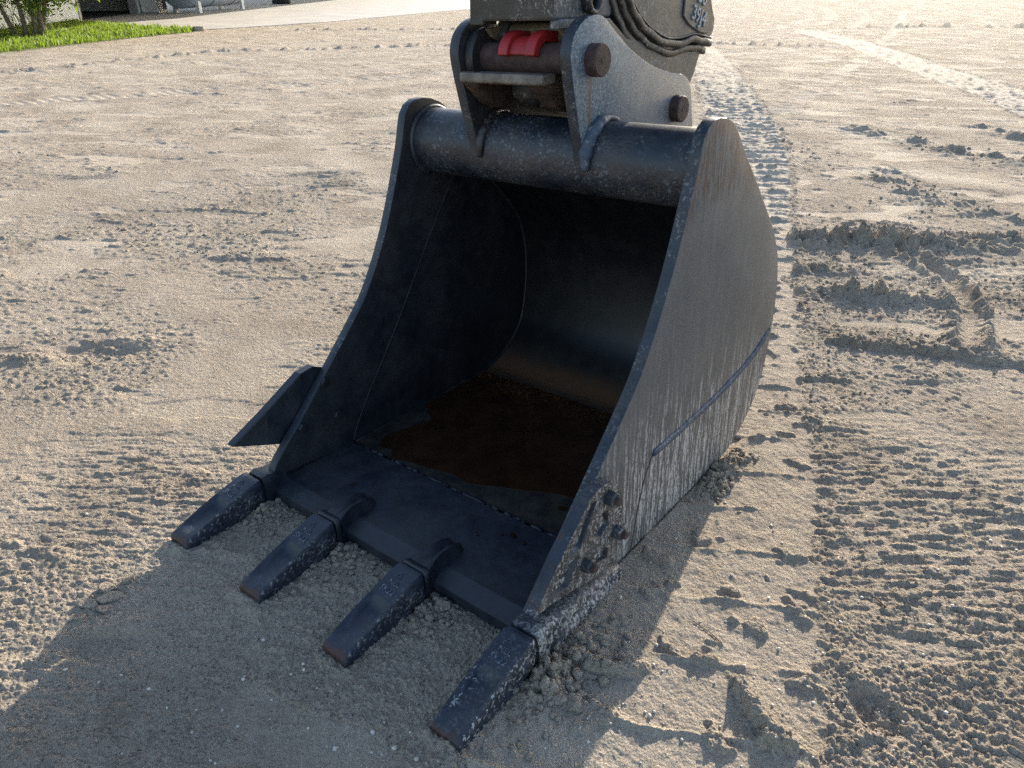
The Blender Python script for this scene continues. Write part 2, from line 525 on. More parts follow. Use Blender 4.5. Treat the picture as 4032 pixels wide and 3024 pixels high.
NB = TBn[:3, 2]
def plane_b(x, y):
    return TBn[2, 3] - (NB[0] * (x - TBn[0, 3]) + NB[1] * (y - TBn[1, 3])) / NB[2]
def to_bucket(x, y, z):
    q = np.stack([x - TBn[0, 3], y - TBn[1, 3], z - TBn[2, 3]], -1) @ TBn[:3, :3]
    return q[..., 0], q[..., 1], q[..., 2]

def seg_dist(x, y, pts):
    """signed lateral distance and arclength to a polyline"""
    best = np.full(x.shape, 1e9); S = np.zeros(x.shape); Q = np.zeros(x.shape); acc = 0
    for (ax, ay), (bx, by) in zip(pts[:-1], pts[1:]):
        dx, dy = bx - ax, by - ay; L = math.hypot(dx, dy)
        t = np.clip(((x - ax) * dx + (y - ay) * dy) / (L * L), 0, 1)
        px, py = x - ax - t * dx, y - ay - t * dy
        d = np.hypot(px, py); q = (dx * py - dy * px) / L
        w = d < best
        best = np.where(w, d, best); S = np.where(w, acc + t * L, S); Q = np.where(w, np.sign(q) * d, Q)
        acc += L
    return Q, S

def blob(x, y, cx, cy, sx, sy=None, ang=0.0):
    sy = sy or sx
    c, s = math.cos(ang), math.sin(ang)
    a = ((x - cx) * c + (y - cy) * s) / sx; b = (-(x - cx) * s + (y - cy) * c) / sy
    return np.exp(-(a * a + b * b))

def inpoly(x, y, poly):
    r = np.zeros(x.shape, bool); n = len(poly); j = n - 1
    for i in range(n):
        xi, yi = poly[i]; xj, yj = poly[j]
        if yi != yj:
            c = ((yi > y) != (yj > y)) & (x < (xj - xi) * (y - yi) / (yj - yi) + xi)
            r ^= c
        j = i
    return r

TR1 = [(1.92, -0.98), (1.476, -0.01), (1.36, 0.30), (1.225, 0.63), (1.04, 1.10), (0.90, 1.39), (0.39, 2.61), (-0.36, 4.40), (-0.80, 5.54), (-1.50, 7.03), (-2.45, 8.73), (-4.32, 12.1), (-6.9, 16.4), (-17, 34)]
TR2 = [(3.2, 6.5), (2.2, 8.3), (0.7, 11.0), (-0.1, 12.6), (-1.65, 15.1), (-3.4, 18.3), (-5.3, 21.3), (-7.5, 24.5)]
TYR = [(-1.0, 5.3), (-1.73, 8.27), (-2.2, 10.7), (-2.9, 14.8), (-5.3, 26.2), (-9.8, 44)]
ST1 = [(-14.5, -4.5), (-11.78, 3.3), (-9.45, 10.1), (-7.6, 16), (-5.5, 24), (-4, 34)]
ST2 = [(-12.6, -5), (-9.98, 2.67), (-8.06, 8.76), (-6.3, 14), (-3.5, 22)]
ST3 = [(-15.9, -2), (-13.8, 4.0), (-12.6, 9.0), (-13.0, 16), (-15, 26)]
ARCS = [[(-14.9, 42.3), (-11.5, 36), (-9.7, 30.7), (-9.0, 27.3)], [(-14.1, 44.5), (-11.4, 38), (-9.8, 33.7), (-8.0, 26.9)], [(-13.1, 43.9), (-10.9, 40.7), (-8.7, 34.6), (-7.1, 27.8), (-6.8, 24.9)],
        [(-6.85, 23.9), (-9.4, 27.0), (-12.0, 28.8), (-17, 32)], [(-12.2, 54), (-6.2, 40.3), (-3.2, 34.7), (0.5, 28)], [(-5.2, 21.5), (-6.9, 21.6), (-7.1, 19.5), (-6.9, 17.2)],
        [(-18, 36), (-14.5, 33.4), (-13.3, 31.0), (-13.2, 27)], [(-16.5, 40), (-14.1, 34.8), (-12.6, 31)]]
TRD = [(-6.6, -0.2), (-4.86, 1.74), (-4.08, 2.59), (-3.2, 3.4), (-1.6, 4.7)]
APRON = [(-22.1, 12.3), (-22.07, 14.0), (-22.64, 17.8), (-26.7, 29.8), (-40, 60), (-75, 95), (-95, 60), (-36, 14.2), (-30.2, 11.9), (-25.5, 12.0)]
LAWN = [(-16.3, 1.6), (-18.1, 5.5), (-19.56, 8.15), (-21.25, 11.76), (-22.0, 12.35), (-24.6, 12.0), (-27.2, 11.7), (-29.6, 11.85), (-25.7, 8.05), (-19.0, 1.0)]
sv = Vector((-SUN.x, -SUN.y, 0)).normalized()

def ground(x, y, step):
    """height of the sand, with compactness, dampness and roughness, for points and their local mesh step"""
    x = np.asarray(x, float); y = np.asarray(y, float)
    d = np.hypot(x - 0.6, y - 0.4)
    t = np.clip((d - 1.6) / 4.4, 0, 1); w = 1 - t * t * (3 - 2 * t)
    base = plane_b(x, y) * w
    u, v, _ = to_bucket(x, y, base)
    lod = lambda c: np.clip(1.7 - step / c * 2.0, 0, 1)
    h = base + 0.010 * fbm(x / 1.9, y / 1.9, 3, 3) * sst(0.6, 2.2, d) + 0.003 * fbm(x / 0.4, y / 0.4, 9, 3)
    # patchy roughness
    R = 0.40 + 0.40 * fbm(x / 1.3 + 5, y / 1.3, 21, 4)
    rz = 1.2 * blob(x, y, 1.35, 3.4, 1.3, 1.0, 0.6) + 0.15 * blob(x, y, 2.1, 0.9, 0.5, 0.4) + 0.55 * blob(x, y, 2.1, 0.42, 0.35, 0.2) + 0.6 * blob(x, y, -1.7, 0.05, 0.5, 0.35) \
        + 0.6 * blob(x, y, -2.5, 1.4, 0.8, 0.4, 0.2) + 0.15 * blob(x, y, 0.5, -0.55, 0.55, 0.35) + 0.35 * blob(x, y, -0.15, -0.75, 0.5, 0.3)
    rz = rz - 0.40 * blob(x, y, 2.0, 1.15, 0.6, 0.42) - 0.25 * blob(x, y, -0.5, -0.35, 0.8, 0.45, 0.6) - 0.2 * blob(x, y, -1.0, 0.6, 0.8, 0.6)
    R = np.clip(R + rz, 0.12, 1.4)
    comp = np.clip(0.35 - 0.9 * fbm(x / 0.9, y / 0.5, 33, 4) - R * 0.3, 0, 1) * 0.5
    # flat scraped patches
    a = 0.62
    xr = x * math.cos(a) + y * math.sin(a); yr = -x * math.sin(a) + y * math.cos(a)
    flat = sst(0.36, 0.50, fbm(xr / 0.9 + 40, yr / 0.42 + 3, 61, 4)) * (d > 0.9)
    R = R * (1 - 0.80 * flat); comp = np.maximum(comp, flat * 0.55)
    h = h - 0.004 * flat
    # broken little steps and scuffs lying across the view
    zS = np.clip(1.1 * blob(x, y, 1.85, 1.15, 0.55, 0.45) + 1.1 * blob(x, y, -0.55, -0.35, 0.80, 0.45, 0.6) + 0.9 * blob(x, y, 1.2, 3.2, 1.0, 1.2) - 0.10 + 0.9 * fbm(x / 1.7, y / 1.7, 47, 2), 0, 1)
    m_ = (zS > 0.01) & (step < 0.03)
    sc = fbm_on(m_, xr / 0.11, yr / 0.032, 71, 4, 0.6)
    h = h + zS * (0.0065 * sst(0.30, 0.55, sc) - 0.005 * sst(0.25, 0.5, -sc)) * lod(0.035)
    comp = np.maximum(comp, 0.35 * zS * sst(0.1, 0.4, -sc))
    R = R * (1 - 0.5 * zS * sst(0.0, 0.3, -sc))
    big = fbm(xr / 0.7, yr / 0.25, 75, 4, 0.6)
    bm_ = sst(0.45, 0.8, big) * np.clip(R, 0, 1)
    h = h + 0.016 * bm_ * lod(0.15); R = R + 0.5 * bm_
    # hand placed relief in the churned ground right of the bucket
    nearR = (d < 6)
    n1 = fbm_on(nearR, x / .09, y / .09, 81, 4, 0.65)
    h = h + 0.050 * blob(x, y, 1.05, 2.95, 0.30, 0.08, 0.35) * (1 + 1.1 * n1) \
          + 0.050 * blob(x, y, 0.45, 3.75, 0.5, 0.10, 0.55) * (1 + 1.2 * n1) \
          + 0.045 * blob(x, y, 1.0, 4.1, 0.55, 0.12, 0.45) * (1 + 1.2 * n1) \
          + 0.035 * blob(x, y, 0.55, 3.15, 0.35, 0.07, 0.5) * (1 + 1.2 * n1) \
          + 0.040 * blob(x, y, 1.5, 4.6, 0.6, 0.09, 0.5) * (1 + 1.2 * n1) + 0.03 * blob(x, y, 1.9, 3.6, 0.4, 0.08, 0.7) * (1 + 1.2 * n1)
    stepq, steps = seg_dist(x, y, [(1.02, 2.26), (1.257, 2.30), (1.44, 2.39), (1.9, 2.50), (2.6, 2.9)])
    h = h + 0.034 * sst(-0.012, 0.012, stepq + 0.02 * n1) * sst(0.22, 0.0, stepq) * sst(0, 0.12, steps) * (0.8 + 0.6 * n1)
    rq, rs_ = seg_dist(x, y, [(0.70, 4.3), (0.95, 3.92), (1.29, 3.53), (1.51, 3.0), (1.58, 2.6)])
    h = h + 0.030 * np.exp(-((np.abs(rq) - 0.075) / 0.028) ** 2) * (0.8 + 0.8 * n1) - 0.02 * np.exp(-(rq / 0.05) ** 2)
    R = R * (1 - 0.8 * np.exp(-(rq / 0.05) ** 2))
    # pushed up lump between the track shoes, flake by the corner tooth, foot prints
    n2 = fbm_on(d < 3, x / .03, y / .03, 91, 3, 0.6)
    lump = np.maximum(blob(x, y, 1.60, 0.195, 0.050, 0.018, -0.6), np.maximum(blob(x, y, 1.660, 0.152, 0.055, 0.022, -0.5), blob(x, y, 1.715, 0.120, 0.05, 0.028, 0.3)))
    h = h + 0.030 * sst(0.30, 0.75, lump + 0.28 * n2)
    fl = np.maximum(blob(x, y, 1.36, 0.085, 0.06, 0.020, 0.75), 0.9 * blob(x, y, 1.30, 0.045, 0.05, 0.026, 0.6))
    h = h + 0.022 * sst(0.35, 0.60, fl + 0.22 * n2)
    fp = blob(x, y, 0.275, -0.67, 0.10, 0.055, 0.9)
    h = h - 0.018 * sst(0.2, 0.7, fp) + 0.010 * blob(x, y, 0.235, -0.615, 0.10, 0.03, 0.9)
    fp2 = blob(x, y, 1.86, 0.33, 0.075, 0.05, -0.6)
    h = h - 0.022 * sst(0.25, 0.7, fp2) + 0.012 * blob(x, y, 1.80, 0.395, 0.09, 0.03, -0.6)
    fp3 = blob(x, y, -1.66, 0.13, 0.22, 0.12, 0.8)
    h = h - 0.030 * sst(0.2, 0.7, fp3 + 0.12 * n1) + 0.022 * blob(x, y, -1.76, -0.04, 0.20, 0.06, 0.8) * (1 + n1) + 0.018 * blob(x, y, -1.6, 0.30, 0.2, 0.06, 0.8) * (1 + n1)
    damp = np.clip(1.0 * fbm(x / 0.75 + 9, y / 0.5, 101, 5, 0.6) - 0.12, 0, 1)
    # crawler tracks
    for pts, W, P, dep, sd in ((TR1, 0.75, 0.215, 0.005, 1), (TR2, 0.90, 0.30, 0.014, 2)):
        q, s = seg_dist(x, y, pts)
        mk = np.abs(q) < 0.8
        q = q + 0.018 * fbm_on(mk, x / 0.3, y / 0.3, 111 + sd, 3) + 0.022 * fbm_on(mk, x / 0.06, y / 0.06, 115 + sd, 3, 0.6)
        ins = sst(W / 2, W / 2 - 0.015, np.abs(q))
        out = np.exp(-((np.abs(q) - W / 2 - 0.03) / 0.025) ** 2)
        sag = s + 0.02 * np.cos(q * 10) + 0.012 * fbm_on(mk, x / 0.2, y / 0.2, 121 + sd, 2)
        ph = (sag / P) % 1.0
        amp = np.clip(0.60 + 0.9 * fbm_on(mk, x / 0.14, y / 0.14, 131 + sd, 3) + 0.3 * sst(1.2, 5.5, d), 0.0, 1.3)
        far = sst(1.2, 5.5, d)
        grouse = np.exp(-(np.minimum(ph, 1 - ph) * P / (0.009 + step * 0.5)) ** 2) * amp
        g2 = np.exp(-(np.abs(ph - 0.45) * P / (0.008 + step * 0.5)) ** 2) * amp
        lum = sst(0.50, 0.75, fbm_on(mk, x / 0.11, y / 0.09, 161 + sd, 3))
        hin = base + 0.010 * fbm_on(mk, x / 1.9, y / 1.9, 3, 3) * sst(0.6, 2.2, d) - dep * (0.6 + 0.4 * far) + (0.010 + 0.014 * far) * grouse + 0.012 * g2 * far \
            + 0.007 * (ph - 0.5) + 0.0030 * fbm_on(mk, x / 0.08, y / 0.08, 151, 4) + 0.010 * lum
        if sd == 1:
            keep = np.clip(1 - lump * 1.6 - fl * 1.4, 0, 1); ins = ins * keep
        h = h * (1 - ins) + hin * ins + 0.009 * out * np.clip(0.1 + 1.5 * fbm_on(mk, x / 0.06, y / 0.06, 171 + sd, 3), 0, 2) * (0.4 + 1.5 * far)
        R = R * (1 - 0.88 * ins * (1 - lum)) + 0.25 * out
        comp = np.maximum(comp * (1 - ins), ins * (0.8 - 0.5 * lum))
        damp = damp * (1 - 0.8 * ins)
    # smooth tyre marks
    for pts, W, tr in ((TYR, 0.42, 0.09), (ST1, 0.36, 0.0), (ST2, 0.60, 0.14), (ST3, 0.30, 0.0)):
        q, s = seg_dist(x, y, pts)
        mk = np.abs(q) < 1.2
        q = q + 0.08 * fbm_on(mk, x / 1.5, y / 1.5, 181, 3)
        ins = sst(W / 2, W / 2 - 0.10, np.abs(q)) * sst(-0.45, 0.05, fbm_on(mk, x / 1.2, y / 0.5, 191, 3))
        h = h - 0.012 * ins + (0.016 * np.exp(-(((np.abs(q) - W / 2 - 0.05)) / 0.05) ** 2) * np.clip(0.2 + 1.3 * fbm_on(mk, x / .2, y / .2, 193, 3), 0, 2))
        if tr: h = h + 0.006 * ins * np.sin(s / tr * 6.283 + 8 * q) * lod(tr)
        R = R * (1 - 0.8 * ins); comp = np.maximum(comp, 0.6 * ins)
    for pts in ARCS:
        q, s = seg_dist(x, y, pts)
        ins = np.exp(-(q / 0.26) ** 4)
        ins = ins * sst(-0.5, 0.2, fbm_on(np.abs(q) < 1.0, x / 0.8, y / 0.8, 197, 3))
        comp = np.maximum(comp, 0.55 * ins); R = R * (1 - 0.85 * ins); h = h - 0.02 * ins + 0.02 * np.exp(-((np.abs(q) - 0.36) / 0.08) ** 2) * sst(-0.2, 0.4, fbm_on(np.abs(q) < 1.0, x / 0.5, y / 0.5, 199, 3))
    q, s = seg_dist(x, y, TRD)
    ins = sst(0.16, 0.12, np.abs(q)) * sst(-0.05, 0.2, fbm_on(np.abs(q) < .3, x / 0.8, y / 0.8, 201, 2))
    h = h + 0.008 * ins * np.sin(q / 0.048 * 6.283)
    # windrows of loose clods
    for pts, A in (([(-16.5, -1), (-13.8, 4.0), (-14.9, 8.7), (-11.5, 14), (-9, 19)], 0.05), ([(-6.3, 27.1), (-5.2, 28.7), (-2.5, 30.5)], 0.10), ([(-9, 17.5), (-5.6, 18.6), (-4.4, 19.2)], 0.06),
                   ([(-20, 14.5), (-17, 17), (-14, 20.5), (-10, 24)], 0.06), ([(0.4, 9.0), (1.2, 8.3), (1.9, 7.9)], 0.045), ([(-0.6, 8.0), (0.5, 7.4), (1.6, 7.2)], 0.04), ([(0.2, 6.0), (0.7, 5.4), (1.3, 5.1)], 0.03)):
        q, s = seg_dist(x, y, pts)
        mk = np.abs(q) < 0.8
        k = np.exp(-(q / 0.20) ** 2)
        h = h + A * k * np.clip(1.9 * fbm_on(mk, x / 0.30, y / 0.30, 211, 4, 0.65), 0, 1.5); R = R + 0.6 * k
    # grain: crumbs of several sizes; larger ones only show where the ground is far or churned
    R = np.clip(R, 0.0, 1.3)
    gzz = np.clip(0.30 + R, 0.15, 1.2)
    for cell, sd, k0, lo, hi, dn, d0, d1 in ((0.0095, 321, 1.0, -0.1, 0.45, 0.85, -1, 0), (0.017, 311, 0.62, 0.10, 0.8, 0.72, -1, 0), (0.032, 301, 0.50, 0.40, 0.95, 0.60, 1.0, 2.6), (0.062, 341, 0.32, 0.50, 1.05, 0.50, 3.0, 6), (0.12, 351, 0.22, 0.55, 1.1, 0.45, 7, 12), (0.22, 361, 0.15, 0.55, 1.1, 0.45, 13, 22)):
        lk = lod(cell)
        bg_ = sst(d0, d1, d) if cell > 0.02 else 0.0
        far = {0.062: sst(1.5, 4, d), 0.12: sst(5, 9, d), 0.22: sst(10, 16, d)}.get(cell, 1.0)
        ampl = k0 * cell * lk * far * sst(lo, hi, R + 0.45 * bg_ * sst(0.1, 0.3, R))
        h = h + ampl * crumbs(x, y, cell, sd, dn, mask=ampl > 1e-5)
    mk = step < 0.012
    h = h + 0.0040 * fbm_on(mk, x / 0.022, y / 0.022, 331, 3, 0.7) * lod(0.015) * gzz
    # heaps where the teeth bite, and the print the bucket sits in
    plane = plane_b(x, y)
    n3 = fbm_on(d < 2.0, x / .026, y / .026, 365, 3, 0.65)
    for uc in (0.0, 0.364, 0.730, 1.105):
        h = h + 0.020 * blob(u, v, uc + 0.075, -0.055, 0.045, 0.055) * (1 + 0.9 * n3) \
              + 0.018 * blob(u, v, uc - 0.06, -0.03, 0.03, 0.06) * (1 + n3) + 0.010 * blob(u, v, uc, -0.33, 0.06, 0.02)
    h = h + 0.018 * blob(u, v, 1.135, 1.00, 0.035, 0.14) * (1 + 1.1 * n3)
    h = h + 0.018 * blob(u, v, 1.185, 0.02, 0.045, 0.11) * (1 + 1.3 * n3)
    under = (u > 0.0) & (u < 1.10) & (v > 0.03) & (v < 1.25)
    h = np.where(under, np.minimum(h, plane - 0.006), h)
    lipz = (u > -0.02) & (u < 1.12) & (v > -0.03) & (v <= 0.03)
    h = np.where(lipz, np.minimum(h, plane + 0.022), h)
    for uc in (0.0, 0.364, 0.730, 1.105):
        k = (np.abs(u - uc) < 0.04) & (v > -0.315) & (v < 0)
        h = np.where(k, np.minimum(h, plane + 0.004), h)
    h = np.where(inpoly(x, y, APRON), -0.05, h)
    h = np.where(inpoly(x, y, LAWN), np.minimum(h, -0.03), h)
    h = h * np.clip(1.2 - d / 120, 0.15, 1)
    comp = comp * (0.30 + 0.70 * sst(1.2, 5.0, d))
    return h, np.clip(comp, 0, 1), np.clip(damp, 0, 1), R

# ------------------------------------------------------------------ the ground sheet
# rings round the standing point, finest where the yard is seen from close by, reaching the horizon
foot = CAM[:2]
rad = [0.3, 0.5, 0.65, 0.75, 0.82, 0.88, 0.92, 0.95]
while rad[-1] < 12: rad.append(rad[-1] * 1.0025)
while rad[-1] < 900: rad.append(rad[-1] * (1.0025 + 0.014 * min(1, math.log(rad[-1] / 12) / 2.0)))
rad = np.array(rad)
fw = math.atan2(fwd.y, fwd.x)
dense = np.arange(-0.80, 0.80, 0.0021)
coarse = np.linspace(0.80, 2 * math.pi - 0.80, 70)
ang = np.concatenate([dense, coarse[:-1]]) + fw
nr, na = len(rad), len(ang)
RR, AA = np.meshgrid(rad, ang, indexing='ij')
GX = foot[0] + RR * np.cos(AA); GY = foot[1] + RR * np.sin(AA)
stp = RR * 0.0025
GZ, GC, GD, GR = ground(GX.ravel(), GY.ravel(), stp.ravel())
nv = nr * na
co = np.empty((nv + 1, 3), np.float32)
co[:nv, 0] = GX.ravel(); co[:nv, 1] = GY.ravel(); co[:nv, 2] = GZ
co[nv] = (foot[0], foot[1], 0.0)
i = np.arange(nr - 1)[:, None] * na; j = np.arange(na)[None, :]; j2 = (j + 1) % na
quads = np.stack([i + j, i + na + j, i + na + j2, i + j2], -1).reshape(-1, 4)
tri = np.stack([np.full(na, nv), np.arange(na), (np.arange(na) + 1) % na], -1)
me = bpy.data.meshes.new("ground")
me.vertices.add(nv + 1); me.vertices.foreach_set("co", co.ravel())
nq, nt = len(quads), len(tri)
me.loops.add(nq * 4 + nt * 3)
me.loops.foreach_set("vertex_index", np.concatenate([quads.ravel(), tri.ravel()]).astype(np.int32))
me.polygons.add(nq + nt)
me.polygons.foreach_set("loop_start", np.concatenate([np.arange(nq) * 4, nq * 4 + np.arange(nt) * 3]).astype(np.int32))
me.polygons.foreach_set("use_smooth", np.ones(nq + nt, bool))
for nm, arr in (("compact", GC), ("damp", GD)):
    at = me.attributes.new(nm, 'FLOAT', 'POINT')
    at.data.foreach_set("value", np.append(arr, 0).astype(np.float32))
me.update(calc_edges=True)
me.materials.append(MAT['sand'])
gobj = bpy.data.objects.new("ground", me)
COL.objects.link(gobj)
tag(gobj, "pale churned yard sand with crawler track prints and tyre marks", None, None, "structure")

def gz(x, y):
    x = np.atleast_1d(np.asarray(x, float)); y = np.atleast_1d(np.asarray(y, float))
    st = np.hypot(x - foot[0], y - foot[1]) * 0.0025
    return ground(x, y, st)

# ------------------------------------------------------------------ loose crumbs and pebbles
ICO = None
def ico():
    global ICO
    if ICO is None:
        bm = bmesh.new(); bmesh.ops.create_icosphere(bm, subdivisions=1, radius=1)
        ICO = (np.array([v.co[:] for v in bm.verts]), np.array([[v.index for v in f.verts] for f in bm.faces])); bm.free()
    return ICO
def scatter(name, xs, ys, zs, rs, mat, label, flat=0.75):
    V, F = ico()
    n = len(xs); k = len(V)
    jit = 1 + 0.45 * (rng.random((n, k, 1)) - 0.5)
    sc = np.stack([rs * (0.75 + 0.6 * rng.random(n)), rs * (0.75 + 0.6 * rng.random(n)), rs * flat * (0.7 + 0.6 * rng.random(n))], -1)
    a = rng.random(n) * 6.283
    P = V[None] * jit * sc[:, None, :]
    x = P[..., 0] * np.cos(a)[:, None] - P[..., 1] * np.sin(a)[:, None]
    y = P[..., 0] * np.sin(a)[:, None] + P[..., 1] * np.cos(a)[:, None]
    co = np.stack([x + xs[:, None], y + ys[:, None], P[..., 2] + zs[:, None]], -1).reshape(-1, 3).astype(np.float32)
    fc = (F[None] + (np.arange(n) * k)[:, None, None]).reshape(-1, 3)
    me = bpy.data.meshes.new(name)
    me.vertices.add(len(co)); me.vertices.foreach_set("co", co.ravel())
    me.loops.add(fc.size); me.loops.foreach_set("vertex_index", fc.ravel().astype(np.int32))
    me.polygons.add(len(fc)); me.polygons.foreach_set("loop_start", (np.arange(len(fc)) * 3).astype(np.int32))
    me.update(calc_edges=True)
    me.materials.append(mat)
    o = bpy.data.objects.new(name, me); COL.objects.link(o)
    return tag(o, label, None, None, "stuff")

def field(n, r0, r1, lo=-0.72, hi=0.72):
    r = r0 * (r1 / r0) ** rng.random(n); a = fw + lo + (hi - lo) * rng.random(n)
    return foot[0] + r * np.cos(a), foot[1] + r * np.sin(a), r

xs, ys, rr = field(52000, 0.85, 9.0)
z, c, dmp, Rg = gz(xs, ys)
u_, v_, _ = to_bucket(xs, ys, z)
keep = (rng.random(len(xs)) < np.clip(Rg * 1.3 - 0.60, 0.002, 1)) & ~((u_ > -0.05) & (u_ < 1.16) & (v_ > -0.33) & (v_ < 1.35))
xs, ys, z, rr = xs[keep], ys[keep], z[keep], rr[keep]
rs = (0.0016 + 0.0048 * rng.random(len(xs)) ** 3) * (0.6 + 0.28 * rr)
scatter("sand_crumbs", xs, ys, z + rs * 0.15, rs, MAT['clod'], "loose sandy crumbs strewn over the churned ground")

# crumbs broken up where the teeth and the right plate press into the sand
L = []
for uc in (0.0, 0.364, 0.730, 1.105):
    for _ in range(150):
        L.append((uc + random.gauss(0.095, 0.03), random.gauss(-0.055, 0.05), 0.003 + 0.010 * random.random() ** 2.2))
for _ in range(240):
    L.append((random.uniform(1.165, 1.30), random.gauss(0.0, 0.10), 0.003 + 0.011 * random.random() ** 2.4))
for _ in range(200):
    L.append((random.uniform(1.11, 1.20), random.uniform(0.85, 1.18), 0.003 + 0.010 * random.random() ** 2))
for _ in range(160):
    L.append((random.uniform(0.05, 1.05), random.gauss(-0.035, 0.02), 0.003 + 0.007 * random.random() ** 2))
L = np.array(L)
W3 = np.stack([L[:, 0], L[:, 1], 0 * L[:, 0]], -1) @ TBn[:3, :3].T + TBn[:3, 3]
z = gz(W3[:, 0], W3[:, 1])[0]
scatter("broken_crumbs", W3[:, 0], W3[:, 1], z + L[:, 2] * 0.2, L[:, 2], MAT['clod'], "broken sand crumbs heaped around the bucket teeth")

MAT['pebble'] = plain("pale_pebble", (0.45, 0.42, 0.37), 0.6, 0, 0.4, 30)
xs, ys, rr = field(650, 0.85, 2.4)
z, c, dmp, Rg = gz(xs, ys)
u_, v_, _ = to_bucket(xs, ys, z)
keep = ~((u_ > -0.06) & (u_ < 1.17) & (v_ > -0.34) & (v_ < 1.35))
xs, ys, z = xs[keep], ys[keep], z[keep]
rs = 0.0018 + 0.0042 * rng.random(len(xs)) ** 2.5
scatter("pebbles", xs, ys, z + rs * 0.35, rs, MAT['pebble'], "small pale shell pebbles scattered on the foreground sand")

# ------------------------------------------------------------------ countable clods
def clod(name, x, y, sx, sy, sz, rot, label, seed):
    r = random.Random(seed)
    bm = bmesh.new()
    bmesh.ops.create_icosphere(bm, subdivisions=3, radius=1)
    planes = [(Vector((r.gauss(0, 1), r.gauss(0, 1), r.gauss(0, 0.7))).normalized(), r.uniform(0.62, 0.9)) for _ in range(9)]
    planes.append((Vector((0.1 * r.gauss(0, 1), 0.1 * r.gauss(0, 1), 1)).normalized(), 0.55))
    for vtx in bm.verts:
        for n_, d_ in planes:
            k = vtx.co.dot(n_)
            if k > d_: vtx.co -= n_ * (k - d_)
        vtx.co *= 1 + 0.07 * (r.random() - 0.5)
        vtx.co = Vector((vtx.co.x * sx, vtx.co.y * sy, vtx.co.z * sz))
    me = bpy.data.meshes.new(name); bm.to_mesh(me); bm.free()
    me.materials.append(MAT['clod'])
    o = bpy.data.objects.new(name, me); COL.objects.link(o)
    zz = float(gz(x, y)[0][0])
    o.location = (x, y, zz + sz * 0.22); o.rotation_euler = (r.uniform(-.15, .15), r.uniform(-.15, .15), rot)
    return tag(o, label, "clod", "broken clods of dried sand")
clod("sand_clod", 0.085, -0.635, 0.032, 0.022, 0.014, 0.5, "long flat clod at the lower end of the cracked row left of the teeth", 1)
clod("sand_clod", 0.118, -0.672, 0.018, 0.014, 0.009, 1.1, "small round clod nearest the camera below the cracked row", 2)
clod("sand_clod", 0.062, -0.575, 0.026, 0.024, 0.017, 0.2, "tallest blocky clod in the middle of the cracked row", 3)
clod("sand_clod", 0.108, -0.585, 0.034, 0.026, 0.010, 0.9, "broad cracked crust plate beside the blocky clod", 4)
clod("sand_clod", 0.075, -0.520, 0.020, 0.017, 0.013, 0.3, "clod at the upper end of the cracked row, in the shadow's edge", 5)
clod("sand_clod", 0.140, -0.618, 0.022, 0.016, 0.007, 0.1, "thin crust flake on the shaded side of the cracked row", 6)
cb = lambda u, v: tuple((TBn[:3, :3] @ np.array([u, v, 0]) + TBn[:3, 3])[:2])
clod("sand_clod", *cb(0.832, -0.030), 0.026, 0.017, 0.016, 0.4, "big grey clod wedged between third tooth and cutting edge", 7)
clod("sand_clod", *cb(0.462, -0.040), 0.016, 0.013, 0.012, 0.8, "small clod beside the adapter of the second tooth", 8)
clod("sand_clod", *cb(1.235, -0.075), 0.024, 0.015, 0.012, 1.9, "crumbling clod pressed against the splashed corner tooth", 9)
clod("sand_clod", *cb(1.262, 0.030), 0.020, 0.014, 0.010, 0.5, "flaky clod right of the corner adapter", 10)

# ------------------------------------------------------------------ the bucket
bucket = thing("excavator_bucket", "black four-toothed excavator bucket resting open on the sand", "bucket", (0, 0, 0), TB)
W = 1.10
front = [(0.0, 0.055), (0.035, 0.125), (0.14, 0.222), (0.250, 0.330), (0.331, 0.408), (0.412, 0.488), (0.489, 0.572), (0.570, 0.697), (0.638, 0.833), (0.709, 1.010), (0.733, 1.088)]
head = [(0.744, 1.120), (0.765, 1.146), (0.795, 1.160), (0.83, 1.163), (0.870, 1.157), (0.905, 1.145), (0.932, 1.130), (1.050, 1.012)]
backe = [(1.130, 0.938), (1.237, 0.833), (1.296, 0.773), (1.340, 0.719), (1.378, 0.655), (1.402, 0.584), (1.414, 0.52), (1.418, 0.453), (1.413, 0.375), (1.400, 0.287),
         (1.378, 0.207), (1.345, 0.150), (1.298, 0.101), (1.235, 0.057), (1.163, 0.024), (1.09, 0.007), (1.021, 0.002)]
outl = spline([(a, b) for a, b in front], 4) + head + spline(backe, 3) + [(0.40, 0.002), (0.05, 0.002), (0.0, 0.02)]
def side_plate(u_out, u_in, outer_mat):
    vs, fs = prism(outl, min(u_out, u_in), max(u_out, u_in))
    n = len(outl)
    fm = [0] * len(fs)
    outer_first = u_out < u_in
    fm[0 if outer_first else 1] = 1
    for k in range(len(fs) - 2): fm[2 + k] = 2
    return mesh("side_plate", vs, fs, None, bucket, True, 0.003, 30, fm, [MAT['paint'], outer_mat, MAT['edge']])
sp_r = side_plate(W, W - 0.034, MAT['plate'])
sp_r["label"] = "grey dust-streaked right side plate with a weld bead"
sp_l = side_plate(0.0, 0.034, MAT['paint'])

